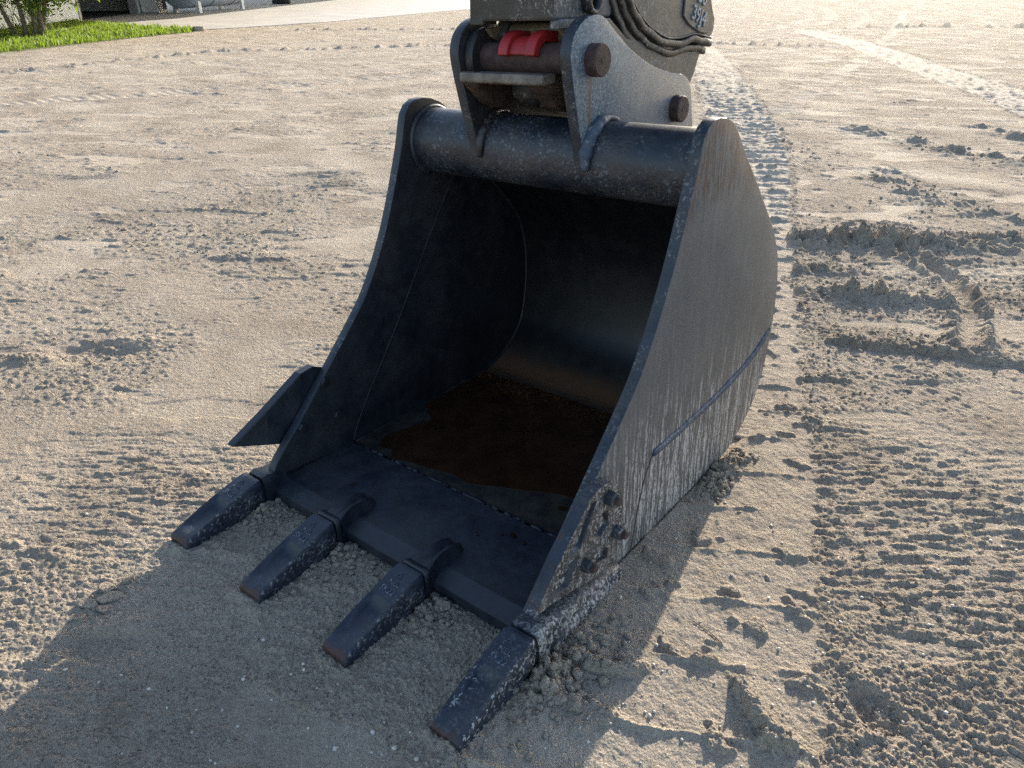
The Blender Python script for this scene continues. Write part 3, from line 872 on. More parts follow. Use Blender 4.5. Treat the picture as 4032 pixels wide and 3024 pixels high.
def strip(path, th, u0, u1, mat, name, bev=0.0, fm=None):
    pts = [Vector((0, a, b)) for a, b in path]
    inner = []
    for k, p_ in enumerate(pts):
        t_ = (pts[min(k + 1, len(pts) - 1)] - pts[max(k - 1, 0)]).normalized()
        nrm = Vector((0, -t_.z, t_.y))
        inner.append(p_ + nrm * th)
    poly = [(q.y, q.z) for q in pts] + [(q.y, q.z) for q in reversed(inner)]
    n = len(pts); N = 2 * n
    vs = [(u0, a, b) for a, b in poly] + [(u1, a, b) for a, b in poly]
    fs = []
    for k in range(n - 1):
        for base_ in (0, N):
            fs.append((base_ + k, base_ + k + 1, base_ + N - 2 - k, base_ + N - 1 - k))
    for k in range(N):
        k2 = (k + 1) % N
        fs.append((k, k2, N + k2, N + k))
    return mesh(name, vs, fs, mat, bucket, True, bev, 35)
shell_path = spline([(0.33, 0.0045), (0.60, 0.0045), (0.85, 0.0045), (1.02, 0.006), (1.10, 0.012), (1.163, 0.028), (1.235, 0.062), (1.296, 0.106), (1.341, 0.154), (1.372, 0.210), (1.394, 0.29), (1.407, 0.375), (1.411, 0.453),
                     (1.407, 0.52), (1.395, 0.582), (1.372, 0.652), (1.334, 0.715), (1.230, 0.828), (1.05, 1.002), (0.945, 1.09)], 4)
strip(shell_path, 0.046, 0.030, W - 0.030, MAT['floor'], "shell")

# cutting edge with a bevelled front, weld seam behind it
lip_out = [(0.0, 0.012), (0.0, 0.048), (0.056, 0.0615), (0.338, 0.0575), (0.345, 0.045), (0.345, 0.006), (0.02, 0.003)]
vs, fs = prism(lip_out, 0.010, W - 0.010)
mesh("cutting_edge", vs, fs, MAT['lip'], bucket, False, 0.003)
vs, fs = sweep([(0.034 + (W - 0.068) * k / 60, 0.345 + random.gauss(0, 0.001), 0.0515) for k in range(61)], 0.0075, 8, 0.12)
mesh("weld_seam", vs, fs, MAT['lip'], bucket, True)

# top tube
TV, TZ, TR_ = 0.868, 1.020, 0.107
vs, fs = cyl((0.028, TV, TZ), TR_, (1, 0, 0), W - 0.056, 72)
mesh("torque_tube", vs, fs, MAT['tube'], bucket, True, 0, 40)
def ring_bead(u, r, a0, a1, rad_, mat, name, flat=1.0, n=40, wob=0.15, cv=TV, cz=TZ):
    pts = []
    for k in range(n + 1):
        t_ = math.radians(a0 + (a1 - a0) * k / n)
        pts.append((u, cv - r * math.cos(t_), cz + r * math.sin(t_)))
    vs, fs = sweep(pts, rad_, 8, wob, flat)
    return mesh(name, vs, fs, mat, bucket, True)
ring_bead(0.036, TR_ + 0.002, -70, 200, 0.010, MAT['edge'], "tube_weld")
ring_bead(W - 0.036, TR_ + 0.002, -70, 200, 0.011, MAT['edge'], "tube_weld")

# ears carrying the two pins
ear_front = [(0.763, 1.006), (0.757, 1.045), (0.748, 1.077), (0.724, 1.163), (0.703, 1.247), (0.693, 1.300), (0.696, 1.330), (0.713, 1.363), (0.747, 1.389), (0.790, 1.402), (0.830, 1.402), (0.864, 1.389), (0.896, 1.367)]
ear_top = [(0.982, 1.314), (1.045, 1.285), (1.105, 1.261), (1.181, 1.239), (1.262, 1.222), (1.318, 1.214), (1.353, 1.201), (1.381, 1.180), (1.398, 1.148), (1.412, 1.09), (1.425, 1.03), (1.41, 0.95)]
ear_bot = [(1.34, 0.83), (1.235, 0.838), (1.06, 1.005), (0.965, 1.065), (0.90, 1.08), (0.82, 1.05), (0.78, 1.015)]
ear_out = spline(ear_front, 3) + spline(ear_top, 3) + ear_bot
for ue, mo in ((0.7315, MAT['ear']), (0.334, MAT['castblack'])):
    vs, fs = prism(ear_out, ue - 0.036, ue)
    fm = [0, 1] + [2] * (len(fs) - 2)
    e = mesh("pin_ear", vs, fs, None, bucket, True, 0.003, 30, fm, [MAT['paint'], mo, MAT['edge']])
    if mo is MAT['ear']: e["label"] = "blue-grey mottled right ear with pin heads"
ring_bead(0.738, TR_ + 0.008, -8, 118, lambda t: 0.009 + 0.011 * math.sin(math.pi * min(1, t * 1.25)) ** 0.7, MAT['weld'], "ear_weld", 1.15, 30, 0.25)
ring_bead(0.341, TR_ + 0.004, -6, 110, lambda t: 0.007 + 0.009 * math.sin(math.pi * min(1, t * 1.25)) ** 0.7, MAT['castblack'], "ear_weld", 1.1, 30, 0.2)
for uu in (0.334,):
    vs, fs = cyl((uu, 0.795, 1.293), 0.082, (1, 0, 0), 0.030, 40, None, 0.006)
    mesh("pin_boss", vs, fs, MAT['castblack'], bucket, True, 0, 30)
# pins with a grease hole
def pin(v, z, r, u0, u1):
    vs, fs = cyl((u0, v, z), r, (1, 0, 0), u1 - u0, 48, None, 0.004)
    p_ = mesh("pin", vs, fs, MAT['rust'], bucket, True, 0, 30)
    ring = []
    n = 20
    vs = []; fs = []
    for k in range(n):
        t_ = 2 * math.pi * k / n
        for rr_, uu in ((0.0075, u1 + 0.0012), (0.0062, u1 + 0.0012), (0.0062, u1 + 0.0004)):
            vs.append((uu, v + rr_ * math.cos(t_), z + rr_ * math.sin(t_)))
    for k in range(n):
        k2 = (k + 1) % n
        for a in range(2):
            fs.append((k * 3 + a, k2 * 3 + a, k2 * 3 + a + 1, k * 3 + a + 1))
    fs.append([k * 3 + 2 for k in range(n)])
    mesh("grease_hole", vs, fs, MAT['castblack'], p_)
    return p_
pin(0.795, 1.293, 0.0425, 0.262, 0.766)
pin(1.286, 1.112, 0.0415, 0.262, 0.763)

# weld bead and wear seam on the right plate, seam inside on the left plate
wp = spline([(W + 0.001, 1.396, 0.387), (W + 0.001, 1.30, 0.345), (W + 0.001, 1.184, 0.315), (W + 0.001, 0.98, 0.292), (W + 0.001, 0.79, 0.285), (W + 0.001, 0.66, 0.284), (W + 0.001, 0.579, 0.285)], 14)
vs, fs = sweep(wp, lambda t: 0.0125 if t > 0.04 else 0.006, 8, 0.28, 0.55)
mesh("weld_bead", vs, fs, MAT['weld'], bucket, True)
vs, fs = sweep(spline([(W + 0.0003, 0.579, 0.284), (W + 0.0003, 0.555, 0.25), (W + 0.0003, 0.534, 0.215), (W + 0.0003, 0.505, 0.12), (W + 0.0003, 0.48, 0.01)], 8), 0.003, 6, 0.3, 0.5)
mesh("wear_seam", vs, fs, MAT['edge'], bucket, True)
wi = spline([(0.035, 0.955, 0.885), (0.035, 0.94, 0.867), (0.035, 0.812, 0.701), (0.035, 0.688, 0.528), (0.035, 0.587, 0.39), (0.035, 0.489, 0.268), (0.035, 0.439, 0.205), (0.035, 0.37, 0.104), (0.035, 0.35, 0.06)], 14)
vs, fs = sweep(wi, 0.0035, 8, 0.7, 0.6)
mesh("inner_weld_bead", vs, fs, MAT['weld_in'], bucket, True)
for uu in (0.037, W - 0.037):   # fillet where shell and plates meet
    pth = [(uu, a + (-0.047 * (Vector((0, 0)) .x)), b) for a, b in shell_path]
    pts = []
    P2 = [Vector((a, b)) for a, b in shell_path]
    for k, q in enumerate(P2):
        t_ = (P2[min(k + 1, len(P2) - 1)] - P2[max(k - 1, 0)]).normalized()
        nn = Vector((-t_.y, t_.x))
        w_ = q + nn * 0.047
        pts.append((uu, w_.x, w_.y))
    vs, fs = sweep(pts, 0.007, 8, 0.3)
    mesh("fillet_weld", vs, fs, MAT['weld_in'], bucket, True)

# hex bolts
def hexnut(c, r, h, sgn, stud=True):
    a0 = random.random()
    vs, fs = [], []
    for hh, rr_ in ((0, r), (h * 0.85, r), (h, r * 0.86)):
        for k in range(6):
            t_ = a0 + k * math.pi / 3
            vs.append((c[0] + sgn * hh, c[1] + rr_ * math.cos(t_), c[2] + rr_ * math.sin(t_)))
    for s_ in range(2):
        for k in range(6):
            fs.append((s_ * 6 + k, s_ * 6 + (k + 1) % 6, s_ * 6 + 6 + (k + 1) % 6, s_ * 6 + 6 + k))
    fs.append(tuple(range(12, 18))); fs.append(tuple(range(6)))
    return vs, fs
def bolt_right(c, par):
    b = mesh("bolt", *hexnut(c, 0.021, 0.026, 1), MAT['bolt'], par, False, 0.0015)
    vs, fs = cyl((c[0] + 0.024, c[1], c[2]), 0.0115, (1, 0, 0), 0.014, 16, None, 0.002)
    mesh("bolt_shank", vs, fs, MAT['rust'], b)

# side cutters: right one with relief pockets, left one flared
cut_r = [(-0.038, 0.168), (0.08, 0.264), (0.199, 0.360), (0.225, 0.369), (0.258, 0.370), (0.30, 0.356), (0.332, 0.330), (0.350, 0.29), (0.362, 0.24), (0.368, 0.185), (0.362, 0.150), (0.335, 0.112), (0.290, 0.092), (0.23, 0.094), (0.15, 0.118), (0.05, 0.145)]
def plate_with_pockets(outline, pockets, u0, u1, depth, mats, flare=None):
    """plate whose outer face carries recessed pockets (each a list of (v,z) loops)"""
    bm = bmesh.new()
    lo = [bm.verts.new((u0, v, z)) for v, z in outline]
    hi = [bm.verts.new((u1, v, z)) for v, z in outline]
    n = len(outline)
    for k in range(n):
        bm.faces.new((lo[k], lo[(k + 1) % n], hi[(k + 1) % n], hi[k]))
    bm.faces.new(lo[::-1])
    edges = [bm.edges.get((hi[k], hi[(k + 1) % n])) for k in range(n)]
    for pk in pockets:
        t0 = [bm.verts.new((u1, v, z)) for v, z in pk]
        cv = sum(v for v, z in pk) / len(pk); cz = sum(z for v, z in pk) / len(pk)
        t1 = [bm.verts.new((u1 - depth, cv + (v - cv) * 0.80, cz + (z - cz) * 0.80)) for v, z in pk]
        for k in range(len(pk)):
            k2 = (k + 1) % len(pk)
            bm.faces.new((t0[k], t0[k2], t1[k2], t1[k])).material_index = 2
            edges.append(bm.edges.get((t0[k], t0[k2])))
        bm.faces.new(t1).material_index = 3
    old = set(bm.faces)
    bmesh.ops.triangle_fill(bm, use_beauty=True, use_dissolve=False, edges=edges, normal=(1, 0, 0))
    for f in bm.faces:
        if f not in old: f.material_index = 1
    bmesh.ops.recalc_face_normals(bm, faces=bm.faces)
    if flare:
        for vtx in bm.verts: vtx.co.x += flare(vtx.co.y, vtx.co.z)
    V = [tuple(v.co) for v in bm.verts]; bm.verts.index_update()
    F = [[v.index for v in f.verts] for f in bm.faces]
    FM = [f.material_index for f in bm.faces]
    bm.free()
    return V, F, FM
def rounded(poly, r=0.006):
    out = []
    n = len(poly)
    for k in range(n):
        p0, p1, p2 = Vector(poly[k - 1]), Vector(poly[k]), Vector(poly[(k + 1) % n])
        a = p1 + (p0 - p1).normalized() * min(r, (p0 - p1).length * 0.4); b = p1 + (p2 - p1).normalized() * min(r, (p2 - p1).length * 0.4)
        out += [tuple(a), tuple((a + b + p1 * 2) / 4), tuple(b)]
    return out
pk = [rounded([(0.105, 0.240), (0.160, 0.238), (0.233, 0.342), (0.205, 0.346)]),
      rounded([(0.005, 0.174), (0.108, 0.152), (0.150, 0.222), (0.085, 0.222)]),
      rounded([(0.193, 0.240), (0.250, 0.214), (0.290, 0.234), (0.283, 0.280), (0.240, 0.290)]),
      rounded([(0.212, 0.168), (0.222, 0.140), (0.288, 0.122), (0.290, 0.155), (0.238, 0.185)], 0.004)]
V, F, FM = plate_with_pockets(cut_r, pk, W + 0.0015, W + 0.038, 0.013, None, lambda v, z: 0.10 * max(0.0, 0.08 - v) ** 1.3)
sc_r = mesh("side_cutter", V, F, None, bucket, False, 0.002, None, FM, [MAT['cutedge'], MAT['cutface'], MAT['cutwall'], MAT['cutter']])
sc_r["label"] = "rust-edged right side cutter with relief pockets and three bolts"
for c in ((0.281, 0.322), (0.322, 0.190), (0.178, 0.178)):
    bolt_right((W + 0.0365, c[0], c[1]), sc_r)
cut_l = [(-0.060, 0.205), (0.07, 0.285), (0.205, 0.372), (0.258, 0.380), (0.30, 0.36), (0.35, 0.29), (0.368, 0.185), (0.30, 0.09), (0.15, 0.135), (0.05, 0.170)]
V, F, FM = plate_with_pockets(cut_l, [], -0.034, -0.0015, 0.01, None, lambda v, z: -0.30 * max(0.0, 0.19 - v + 0.5 * (z - 0.3)) ** 1.15)
sc_l = mesh("side_cutter", V, F, MAT['adapter'], bucket, False, 0.003)
for c in ((0.263, 0.328), (0.295, 0.192), (0.150, 0.206)):
    mesh("bolt", *hexnut((0.033, c[0], c[1]), 0.018, 0.015, 1), MAT['paint'], sc_l, False, 0.0015)

# adapters and teeth
def loft(sections, cap=True):
    n = len(sections[0]); V = [p for s in sections for p in s]; F = []
    for k in range(len(sections) - 1):
        for i_ in range(n):
            F.append((k * n + i_, k * n + (i_ + 1) % n, (k + 1) * n + (i_ + 1) % n, (k + 1) * n + i_))
    F.append(list(range(n))[::-1]); F.append([(len(sections) - 1) * n + i_ for i_ in range(n)])
    return V, F
def adapter_mesh():
    # nose and neck under the tooth, collar, and the grooved strap lying on the cutting edge
    neck = loft([[(-hw, v, 0.002), (hw, v, 0.002), (hw, v, zt * 0.75), (hw * 0.7, v, zt), (-hw * 0.7, v, zt), (-hw, v, zt * 0.75)] for v, hw, zt in ((-0.12, 0.022, 0.06), (-0.045, 0.034, 0.085), (-0.012, 0.036, 0.090), (0.02, 0.034, 0.085))])
    collar = loft([[(-hw, v, 0.060), (-hw * 0.9, v, 0.030), (hw * 0.9, v, 0.030), (hw, v, 0.060), (hw * 0.98, v, zt - 0.007), (hw * 0.8, v, zt), (-hw * 0.8, v, zt), (-hw * 0.98, v, zt - 0.007)] for v, hw, zt in ((-0.034, 0.044, 0.100), (-0.030, 0.047, 0.104), (-0.020, 0.047, 0.105), (-0.012, 0.040, 0.101))])
    S = []
    for v, hw, zt, gr in ((-0.014, 0.044, 0.100, 0.0), (0.0, 0.038, 0.101, 0.002), (0.02, 0.030, 0.104, 0.008), (0.045, 0.026, 0.107, 0.014), (0.08, 0.026, 0.106, 0.018), (0.11, 0.028, 0.098, 0.016), (0.13, 0.027, 0.085, 0.008), (0.140, 0.022, 0.066, 0.0)):
        b = 0.050
        S.append([(-hw - 0.006, v, b), (hw + 0.006, v, b), (hw, v, (b + zt) / 2), (hw * 0.92, v, zt - 0.004), (hw * 0.66, v, zt), (hw * 0.36, v, zt - gr * 0.7), (0, v, zt - gr), (-hw * 0.36, v, zt - gr * 0.5), (-hw * 0.66, v, zt + 0.001), (-hw * 0.92, v, zt - 0.004), (-hw, v, (b + zt) / 2)])
    return join(neck, collar, loft(S))
def corner_mesh(s):
    """corner adapter: wraps the side plate's foot; s=+1 on the right"""
    S = []
    for v, wo, zt in ((-0.030, 0.046, 0.103), (-0.012, 0.050, 0.108), (0.015, 0.047, 0.102), (0.06, 0.048, 0.098), (0.13, 0.046, 0.090), (0.22, 0.044, 0.078), (0.31, 0.041, 0.064), (0.362, 0.036, 0.046), (0.375, 0.028, 0.03)):
        wi_ = 0.046 if v < 0.02 else 0.034
        gr = 0.010 if 0.0 < v < 0.34 else 0.0
        S.append([(-wi_ * s, v, 0.001), (wo * s * 0.94, v, 0.001), (wo * s, v, zt * 0.16), (wo * s, v, zt * 0.36), ((wo - gr) * s, v, zt * 0.50), ((wo - gr) * s, v, zt * 0.62), (wo * s * 0.97, v, zt * 0.74), (wo * s * 0.88, v, zt * 0.90), (wo * s * 0.60, v, zt), (-wi_ * s * 0.8, v, zt), (-wi_ * s, v, zt * 0.8)])
    neck = loft([[(-hw, v, 0.002), (hw, v, 0.002), (hw, v, zt * 0.75), (hw * 0.7, v, zt), (-hw * 0.7, v, zt), (-hw, v, zt * 0.75)] for v, hw, zt in ((-0.12, 0.022, 0.06), (-0.045, 0.034, 0.085), (-0.012, 0.036, 0.090), (0.0, 0.034, 0.085))])
    return join(neck, loft(S))
def tooth_mesh():
    S = []
    N = 40
    for k in range(N + 1):
        t_ = k / N
        v = -0.040 - 0.278 * t_
        hw = 0.0460 + 0.0010 * math.sin(math.pi * t_) - 0.0015 * t_
        zt = 0.107 - 0.078 * t_ + 0.006 * math.sin(math.pi * t_)
        zb = 0.001 + 0.0 * t_ - 0.006 * t_
        if t_ < 0.05: hw *= 0.94 + 1.2 * t_; zt -= 0.004 * (1 - t_ / 0.05)
        if t_ > 0.965: zt -= 0.006 * ((t_ - 0.965) / 0.035) ** 2
        q = (t_ - 0.40) / 0.50
        g = 0.030 * (min(1.0, q * 6) * (1 - q) ** 0.9 if 0 < q < 1 else 0.0)
        # side hollow ahead of the pin boss
        sb = 0.005 * math.exp(-((t_ - 0.42) / 0.12) ** 2)
        prof = [(-0.80, 0), (0.80, 0), (0.98, 0.12), (1.0 - sb / hw, 0.45), (1.0, 0.80), (0.965, 0.94), (0.88, 1.0)]
        top = [(0.72, -g * 0.15), (0.56, -g * 0.80), (0.28, -g), (0.0, -g * 1.03), (-0.28, -g), (-0.56, -g * 0.80), (-0.72, -g * 0.15)]
        ring = [(a * hw, v, zb + (zt - zb) * b) for a, b in prof] + [(a * hw, v, zt + b) for a, b in top] + [(-a * hw, v, zb + (zt - zb) * b) for a, b in reversed(prof[2:])]
        S.append(ring)
    return loft(S)
def text_part(txt, size, loc, rot, mat, parent, name, ext=0.0012, bev=0.0004):
    cu = bpy.data.curves.new(name, 'FONT')
    cu.body = txt; cu.size = size; cu.extrude = ext; cu.bevel_depth = bev; cu.resolution_u = 3
    cu.align_x = 'CENTER'; cu.align_y = 'CENTER'
    o = bpy.data.objects.new(name, cu); COL.objects.link(o)
    cu.materials.append(mat)
    bpy.context.view_layer.update()
    me_ = bpy.data.meshes.new_from_object(o)
    bpy.data.objects.remove(o); bpy.data.curves.remove(cu)
    o = bpy.data.objects.new(name, me_); COL.objects.link(o)
    o.parent = parent; o.location = loc; o.rotation_euler = rot
    return o
ADV = adapter_mesh(); TOV = tooth_mesh()
slope = math.atan2(0.078, 0.278)
MAT['emboss'] = paint("embossed_tooth_marks", base=(0.030, 0.042, 0.065), rust=0.02, dust=0.45, fleck=0.4, rough=0.45)
for idx, uc in enumerate((0.0, 0.364, 0.730, 1.105)):
    if idx in (0, 3):
        s_ = 1 if idx == 3 else -1
        ad = mesh("corner_adapter", *corner_mesh(s_), MAT['adapter_r'] if idx == 3 else MAT['adapter'], bucket, True, 0, 38, loc=(uc, 0, 0))
        if idx == 3: ad["label"] = "corner adapter crusted with white splashes"
    else:
        ad = mesh("adapter", *ADV, MAT['adapter'], bucket, True, 0, 38, loc=(uc, 0, 0))
    tm = MAT['tooth_r'] if idx == 3 else MAT['tooth']
    to = mesh("tooth", *TOV, tm, bucket, True, 0, 34, loc=(uc, 0, 0))
    to.rotation_euler = (random.uniform(-.008, .008), 0, random.uniform(-.02, .02))
    for s_ in (1, -1):
        vs, fs = cyl((s_ * 0.044, -0.076, 0.050), 0.0215, (s_, 0, 0), 0.0065, 28, 0.0185, 0.0015)
        mesh("pin_boss", vs, fs, tm, to, True, 0, 30)
        vs, fs = cyl((s_ * 0.0445, -0.076, 0.050), 0.0115, (s_, 0, 0), 0.0085, 20, None, 0.0015)
        mesh("retaining_pin", vs, fs, MAT['castblack'], to, True, 0, 30)
    zt = lambda v: 0.107 - 0.078 * ((-v - 0.04) / 0.278) + 0.006 * math.sin(math.pi * (-v - 0.04) / 0.278) + 0.0003
    # triangle mark, two lines of cast letters and a wear number near the tip
    tri_ = []
    for r_ in (0.0125, 0.0085):
        for k in range(3):
            a_ = math.pi / 2 + k * 2 * math.pi / 3
            tri_.append((r_ * math.cos(a_) - 0.006, -0.078 + r_ * math.sin(a_) * 0.9))
    V = [(a, b, zt(b)) for a, b in tri_] + [(a, b, zt(b) + 0.0016) for a, b in tri_]
    F = []
    for k in range(3):
        k2 = (k + 1) % 3
        F += [(6 + k, 6 + k2, 9 + k2, 9 + k), (k, k2, 6 + k2, 6 + k), (3 + k, 9 + k, 9 + k2, 3 + k2), (k, 3 + k, 3 + k2, k2)]
    mesh("cast_mark", V, F, MAT['emboss'], to)
    text_part("NEL", 0.021, (0.0, -0.103, zt(-0.103)), (slope, 0, 0), MAT['emboss'], to, "cast_lettering")
    text_part("SK22", 0.024, (0.0, -0.128, zt(-0.128)), (slope, 0, 0), MAT['emboss'], to, "cast_lettering")
    text_part("N" if idx in (0, 1) else "2", 0.022, (0.0, -0.272, zt(-0.272) - 0.0068), (slope, 0, 0), MAT['emboss'], to, "cast_lettering")

# rain water lying in the bucket
pud = spline([(0.052, 1.195), (0.045, 0.95), (0.048, 0.70), (0.155, 0.625), (0.10, 0.50), (0.125, 0.40), (0.20, 0.372), (0.36, 0.385), (0.52, 0.405), (0.70, 0.47), (0.88, 0.55), (1.0, 0.60), (1.058, 0.66), (1.058, 0.95), (1.058, 1.195), (0.8, 1.205), (0.5, 1.198), (0.2, 1.200), (0.06, 1.197)], 8)
pv = []
for k, (a, b) in enumerate(pud):
    j_ = 0.010 * math.sin(k * 0.45) + 0.006 * math.sin(k * 0.83 + 1)
    pv.append((a + (j_ if 0.07 < a < 1.04 and b < 0.68 else 0), b + (j_ if b < 0.68 else 0), 0.0535))
pv_b = [(a, b, 0.0475) for a, b, c in pv]
n_ = len(pv)
puddle = thing("puddle", "rusty brown rain puddle lying on the bucket floor", "puddle", (0.55, 0.8, 0.05), TB)
wv = mesh("water_surface", pv + pv_b, [list(range(n_))] + [(k, (k + 1) % n_, n_ + (k + 1) % n_, n_ + k) for k in range(n_)], MAT['water'], puddle)
# drops left on the cutting edge
for du, dv, dr in ((0.86, 0.47, 0.014), (0.93, 0.40, 0.012), (0.83, 0.27, 0.010), (0.875, 0.262, 0.007), (0.80, 0.255, 0.006), (0.74, 0.21, 0.006), (0.25, 0.16, 0.007), (0.20, 0.10, 0.005), (0.30, 0.20, 0.006)):
    vs = [(du + dr * (1 + 0.25 * math.sin(3 * k + du * 9)) * math.cos(k * math.pi / 8), dv + dr * 0.8 * math.sin(k * math.pi / 8), 0.0632 if dv < 0.34 else 0.053) for k in range(16)]
    vs += [(du, dv, (0.0632 if dv < 0.34 else 0.053) + 0.0012)]
    mesh("water_drop", vs, [(k, (k + 1) % 16, 16) for k in range(16)], MAT['water'], puddle, True)

# ------------------------------------------------------------------ coupler between the ears
coup = thing("quick_coupler", "worn steel coupler gripping the rusty bucket pin between the ears", "coupler", (0.5, 0.9, 1.2), TB)
lobe = [(0.684, 1.266), (0.682, 1.240), (0.705, 1.215), (0.760, 1.170), (0.800, 1.153), (0.860, 1.146), (0.930, 1.165), (0.985, 1.21), (0.985, 1.262), (0.90, 1.235), (0.845, 1.238), (0.80, 1.246), (0.752, 1.258)]
for u0, u1 in ((0.347, 0.402), (0.588, 0.645)):
    mesh("jaw_lobe", *prism(lobe, u0, u1), MAT['mudrust'], coup, False, 0.006)
mesh("jaw_bar", *prism([(0.680, 1.262), (0.678, 1.238), (0.690, 1.232), (0.742, 1.238), (0.742, 1.261)], 0.344, 0.648), MAT['jaw'], coup, False, 0.005)
vs, fs = cyl((0.404, 0.885, 1.205), 0.055, (1, 0, 0), 0.10, 40, None, 0.016)
mesh("jaw_drum", vs, fs, MAT['castblack'], coup, True, 0, 30)
arm = [(0.84, 1.39), (0.82, 1.352), (0.845, 1.33), (0.852, 1.29), (0.845, 1.25), (0.90, 1.20), (1.10, 1.10), (1.36, 1.07), (1.50, 1.12), (1.56, 1.19), (1.60, 1.262), (1.50, 1.29), (1.30, 1.30), (1.10, 1.33), (1.0, 1.39)]
for u0, u1 in ((0.365, 0.405), (0.612, 0.655)):
    mesh("coupler_side_plate", *prism(arm, u0, u1), MAT['cast'], coup, False, 0.005)
mesh("coupler_web", *prism([(0.93, 1.395), (0.93, 1.17), (1.10, 1.11), (1.4, 1.10), (1.5, 1.25), (1.1, 1.395)], 0.4055, 0.6115), MAT['castblack'], coup, False, 0.004)
vs, fs = cyl((0.36, 0.872, 1.352), 0.032, (1, 0, 0), 0.285, 32, None, 0.004)
mesh("bushing", vs, fs, MAT['tan'], coup, True, 0, 30)
for u0, u1 in ((0.366, 0.382), (0.628, 0.644)):
    mesh("guide_rib", *prism([(0.775, 1.372), (0.795, 1.350), (0.862, 1.318), (0.884, 1.330), (0.872, 1.385)], u0, u1), MAT['tan'], coup, False, 0.003)
# red latch hooked over the pin
def claw(u0, u1):
    o_ = []
    for k in range(15):
        a_ = math.radians(170 - 106 * k / 14); o_.append((0.795 + 0.070 * math.cos(a_), 1.293 + 0.074 * math.sin(a_)))
    o_ += [(0.865, 1.368), (0.90, 1.352), (0.885, 1.338)]
    for k in range(15):
        a_ = math.radians(50 + 120 * k / 14); o_.append((0.795 + 0.0445 * math.cos(a_), 1.293 + 0.0445 * math.sin(a_)))
    return prism(o_, u0, u1)
latch = thing("red_latch", "scuffed red safety latch hooked over the rusty bucket pin", "latch", (0.5, 0.8, 1.34), TB)
for u0, u1 in ((0.452, 0.487), (0.548, 0.584)):
    o = mesh("claw", *claw(u0, u1), MAT['red'], latch, False, 0.004)
    vs, fs = [], []
    o_ = [(0.795 + r_ * math.cos(math.radians(a_)), 1.293 + r_ * math.sin(math.radians(a_))) for r_, a_ in ((0.0705, 172), (0.0715, 165), (0.0722, 158), (0.068, 155), (0.044, 160), (0.044, 173))]
    mesh("worn_tip", *prism(o_, u0 - 0.0015, u1 + 0.0015), MAT['tan'], o, False, 0.003)
web = []
for k in range(10):
    a_ = math.radians(166 - 96 * k / 9); web.append((0.795 + 0.060 * math.cos(a_), 1.293 + 0.060 * math.sin(a_)))
for k in range(10):
    a_ = math.radians(70 + 96 * k / 9); web.append((0.795 + 0.0447 * math.cos(a_), 1.293 + 0.0447 * math.sin(a_)))
mesh("web", *prism(web, 0.486, 0.549), MAT['red'], latch, False, 0.003)

# ------------------------------------------------------------------ lower end of the stick above the coupler
stick = thing("excavator_stick", "brown-grey box stick end standing above the red latch", "stick", (0.5, 0.85, 1.39), TB)
V, F = loft([[(u0, v0, z), (u1, v0, z), (u1, v1, z), (u0, v1, z)] for u0, u1, v0, v1, z in ((0.343, 0.643, 0.738, 1.02, 1.392), (0.350, 0.650, 0.735, 1.05, 1.47), (0.35, 0.65, 0.66, 1.12, 2.1), (0.35, 0.65, 0.50, 1.10, 3.4))])
fm = []
for k in range(3): fm += [0, 1, 1, 1]
fm += [1, 1]
mesh("stick_box", V, F, None, stick, False, 0.006, None, fm, [MAT['stick'], MAT['sticks']])
mesh("base_flange", *box(0.345, 0.395, 0.7365, 0.80, 1.383, 1.402), MAT['stick'], stick, False, 0.003)
mesh("base_flange", *box(0.622, 0.6535, 0.750, 0.95, 1.370, 1.394), MAT['sticks'], stick, False, 0.003)
# lifting eye welded on the side
pts = []
for k in range(28):
    a_ = 2 * math.pi * k / 28
    pts.append((0.664, 0.893 + 0.030 * math.cos(a_), 1.452 + 0.046 * math.sin(a_)))
pts.append(pts[0])
vs, fs = sweep(pts, 0.011, 10, 0.0, 1.4)
mesh("lifting_eye", vs, fs, MAT['castblack'], stick, True)
vs, fs = cyl((0.648, 0.893, 1.452), 0.028, (1, 0, 0), 0.006, 24)
mesh("eye_pad", vs, fs, MAT['tan'], stick, True, 0, 30)

# ------------------------------------------------------------------ bucket link casting behind
link = thing("bucket_link", "heavy grey link casting with raised numbers and curved rims", "link", (0.5, 1.3, 1.3), TB)
c1 = spline([(1.085, 1.46), (1.106, 1.433), (1.129, 1.409), (1.159, 1.386), (1.205, 1.360), (1.257, 1.340), (1.338, 1.317), (1.427, 1.313), (1.517, 1.320), (1.58, 1.313), (1.623, 1.305), (1.655, 1.301)], 4)
casting = c1 + [(1.672, 1.330), (1.676, 1.365), (1.650, 1.402), (1.62, 1.425), (1.60, 1.52), (1.62, 1.80), (1.60, 2.4), (1.25, 2.4), (1.15, 1.9), (1.06, 1.55)]
mesh("casting", *prism(casting, 0.40, 0.664), MAT['cast'], link, False, 0.006)
def rim(off, rad_, mat, u, flat, name="rim", t0=0.0, t1=1.0):
    pts = []
    P2 = [Vector(q) for q in c1]
    n0, n1 = int(t0 * (len(P2) - 1)), int(t1 * (len(P2) - 1))
    for k in range(n0, n1 + 1):
        t_ = (P2[min(k + 1, len(P2) - 1)] - P2[max(k - 1, 0)]).normalized()
        nn = Vector((t_.y, -t_.x))
        q = P2[k] + nn * off
        pts.append((u, q.x, q.y))
    if t0 == 0.0:
        d_ = (Vector(pts[0]) - Vector(pts[1])).normalized()
        pts = [tuple(Vector(pts[0]) + d_ * 0.5), tuple(Vector(pts[0]) + d_ * 0.1)] + pts
    vs, fs = sweep(pts, rad_, 12, 0.0, flat)
    mesh(name, vs, fs, mat, link, True)
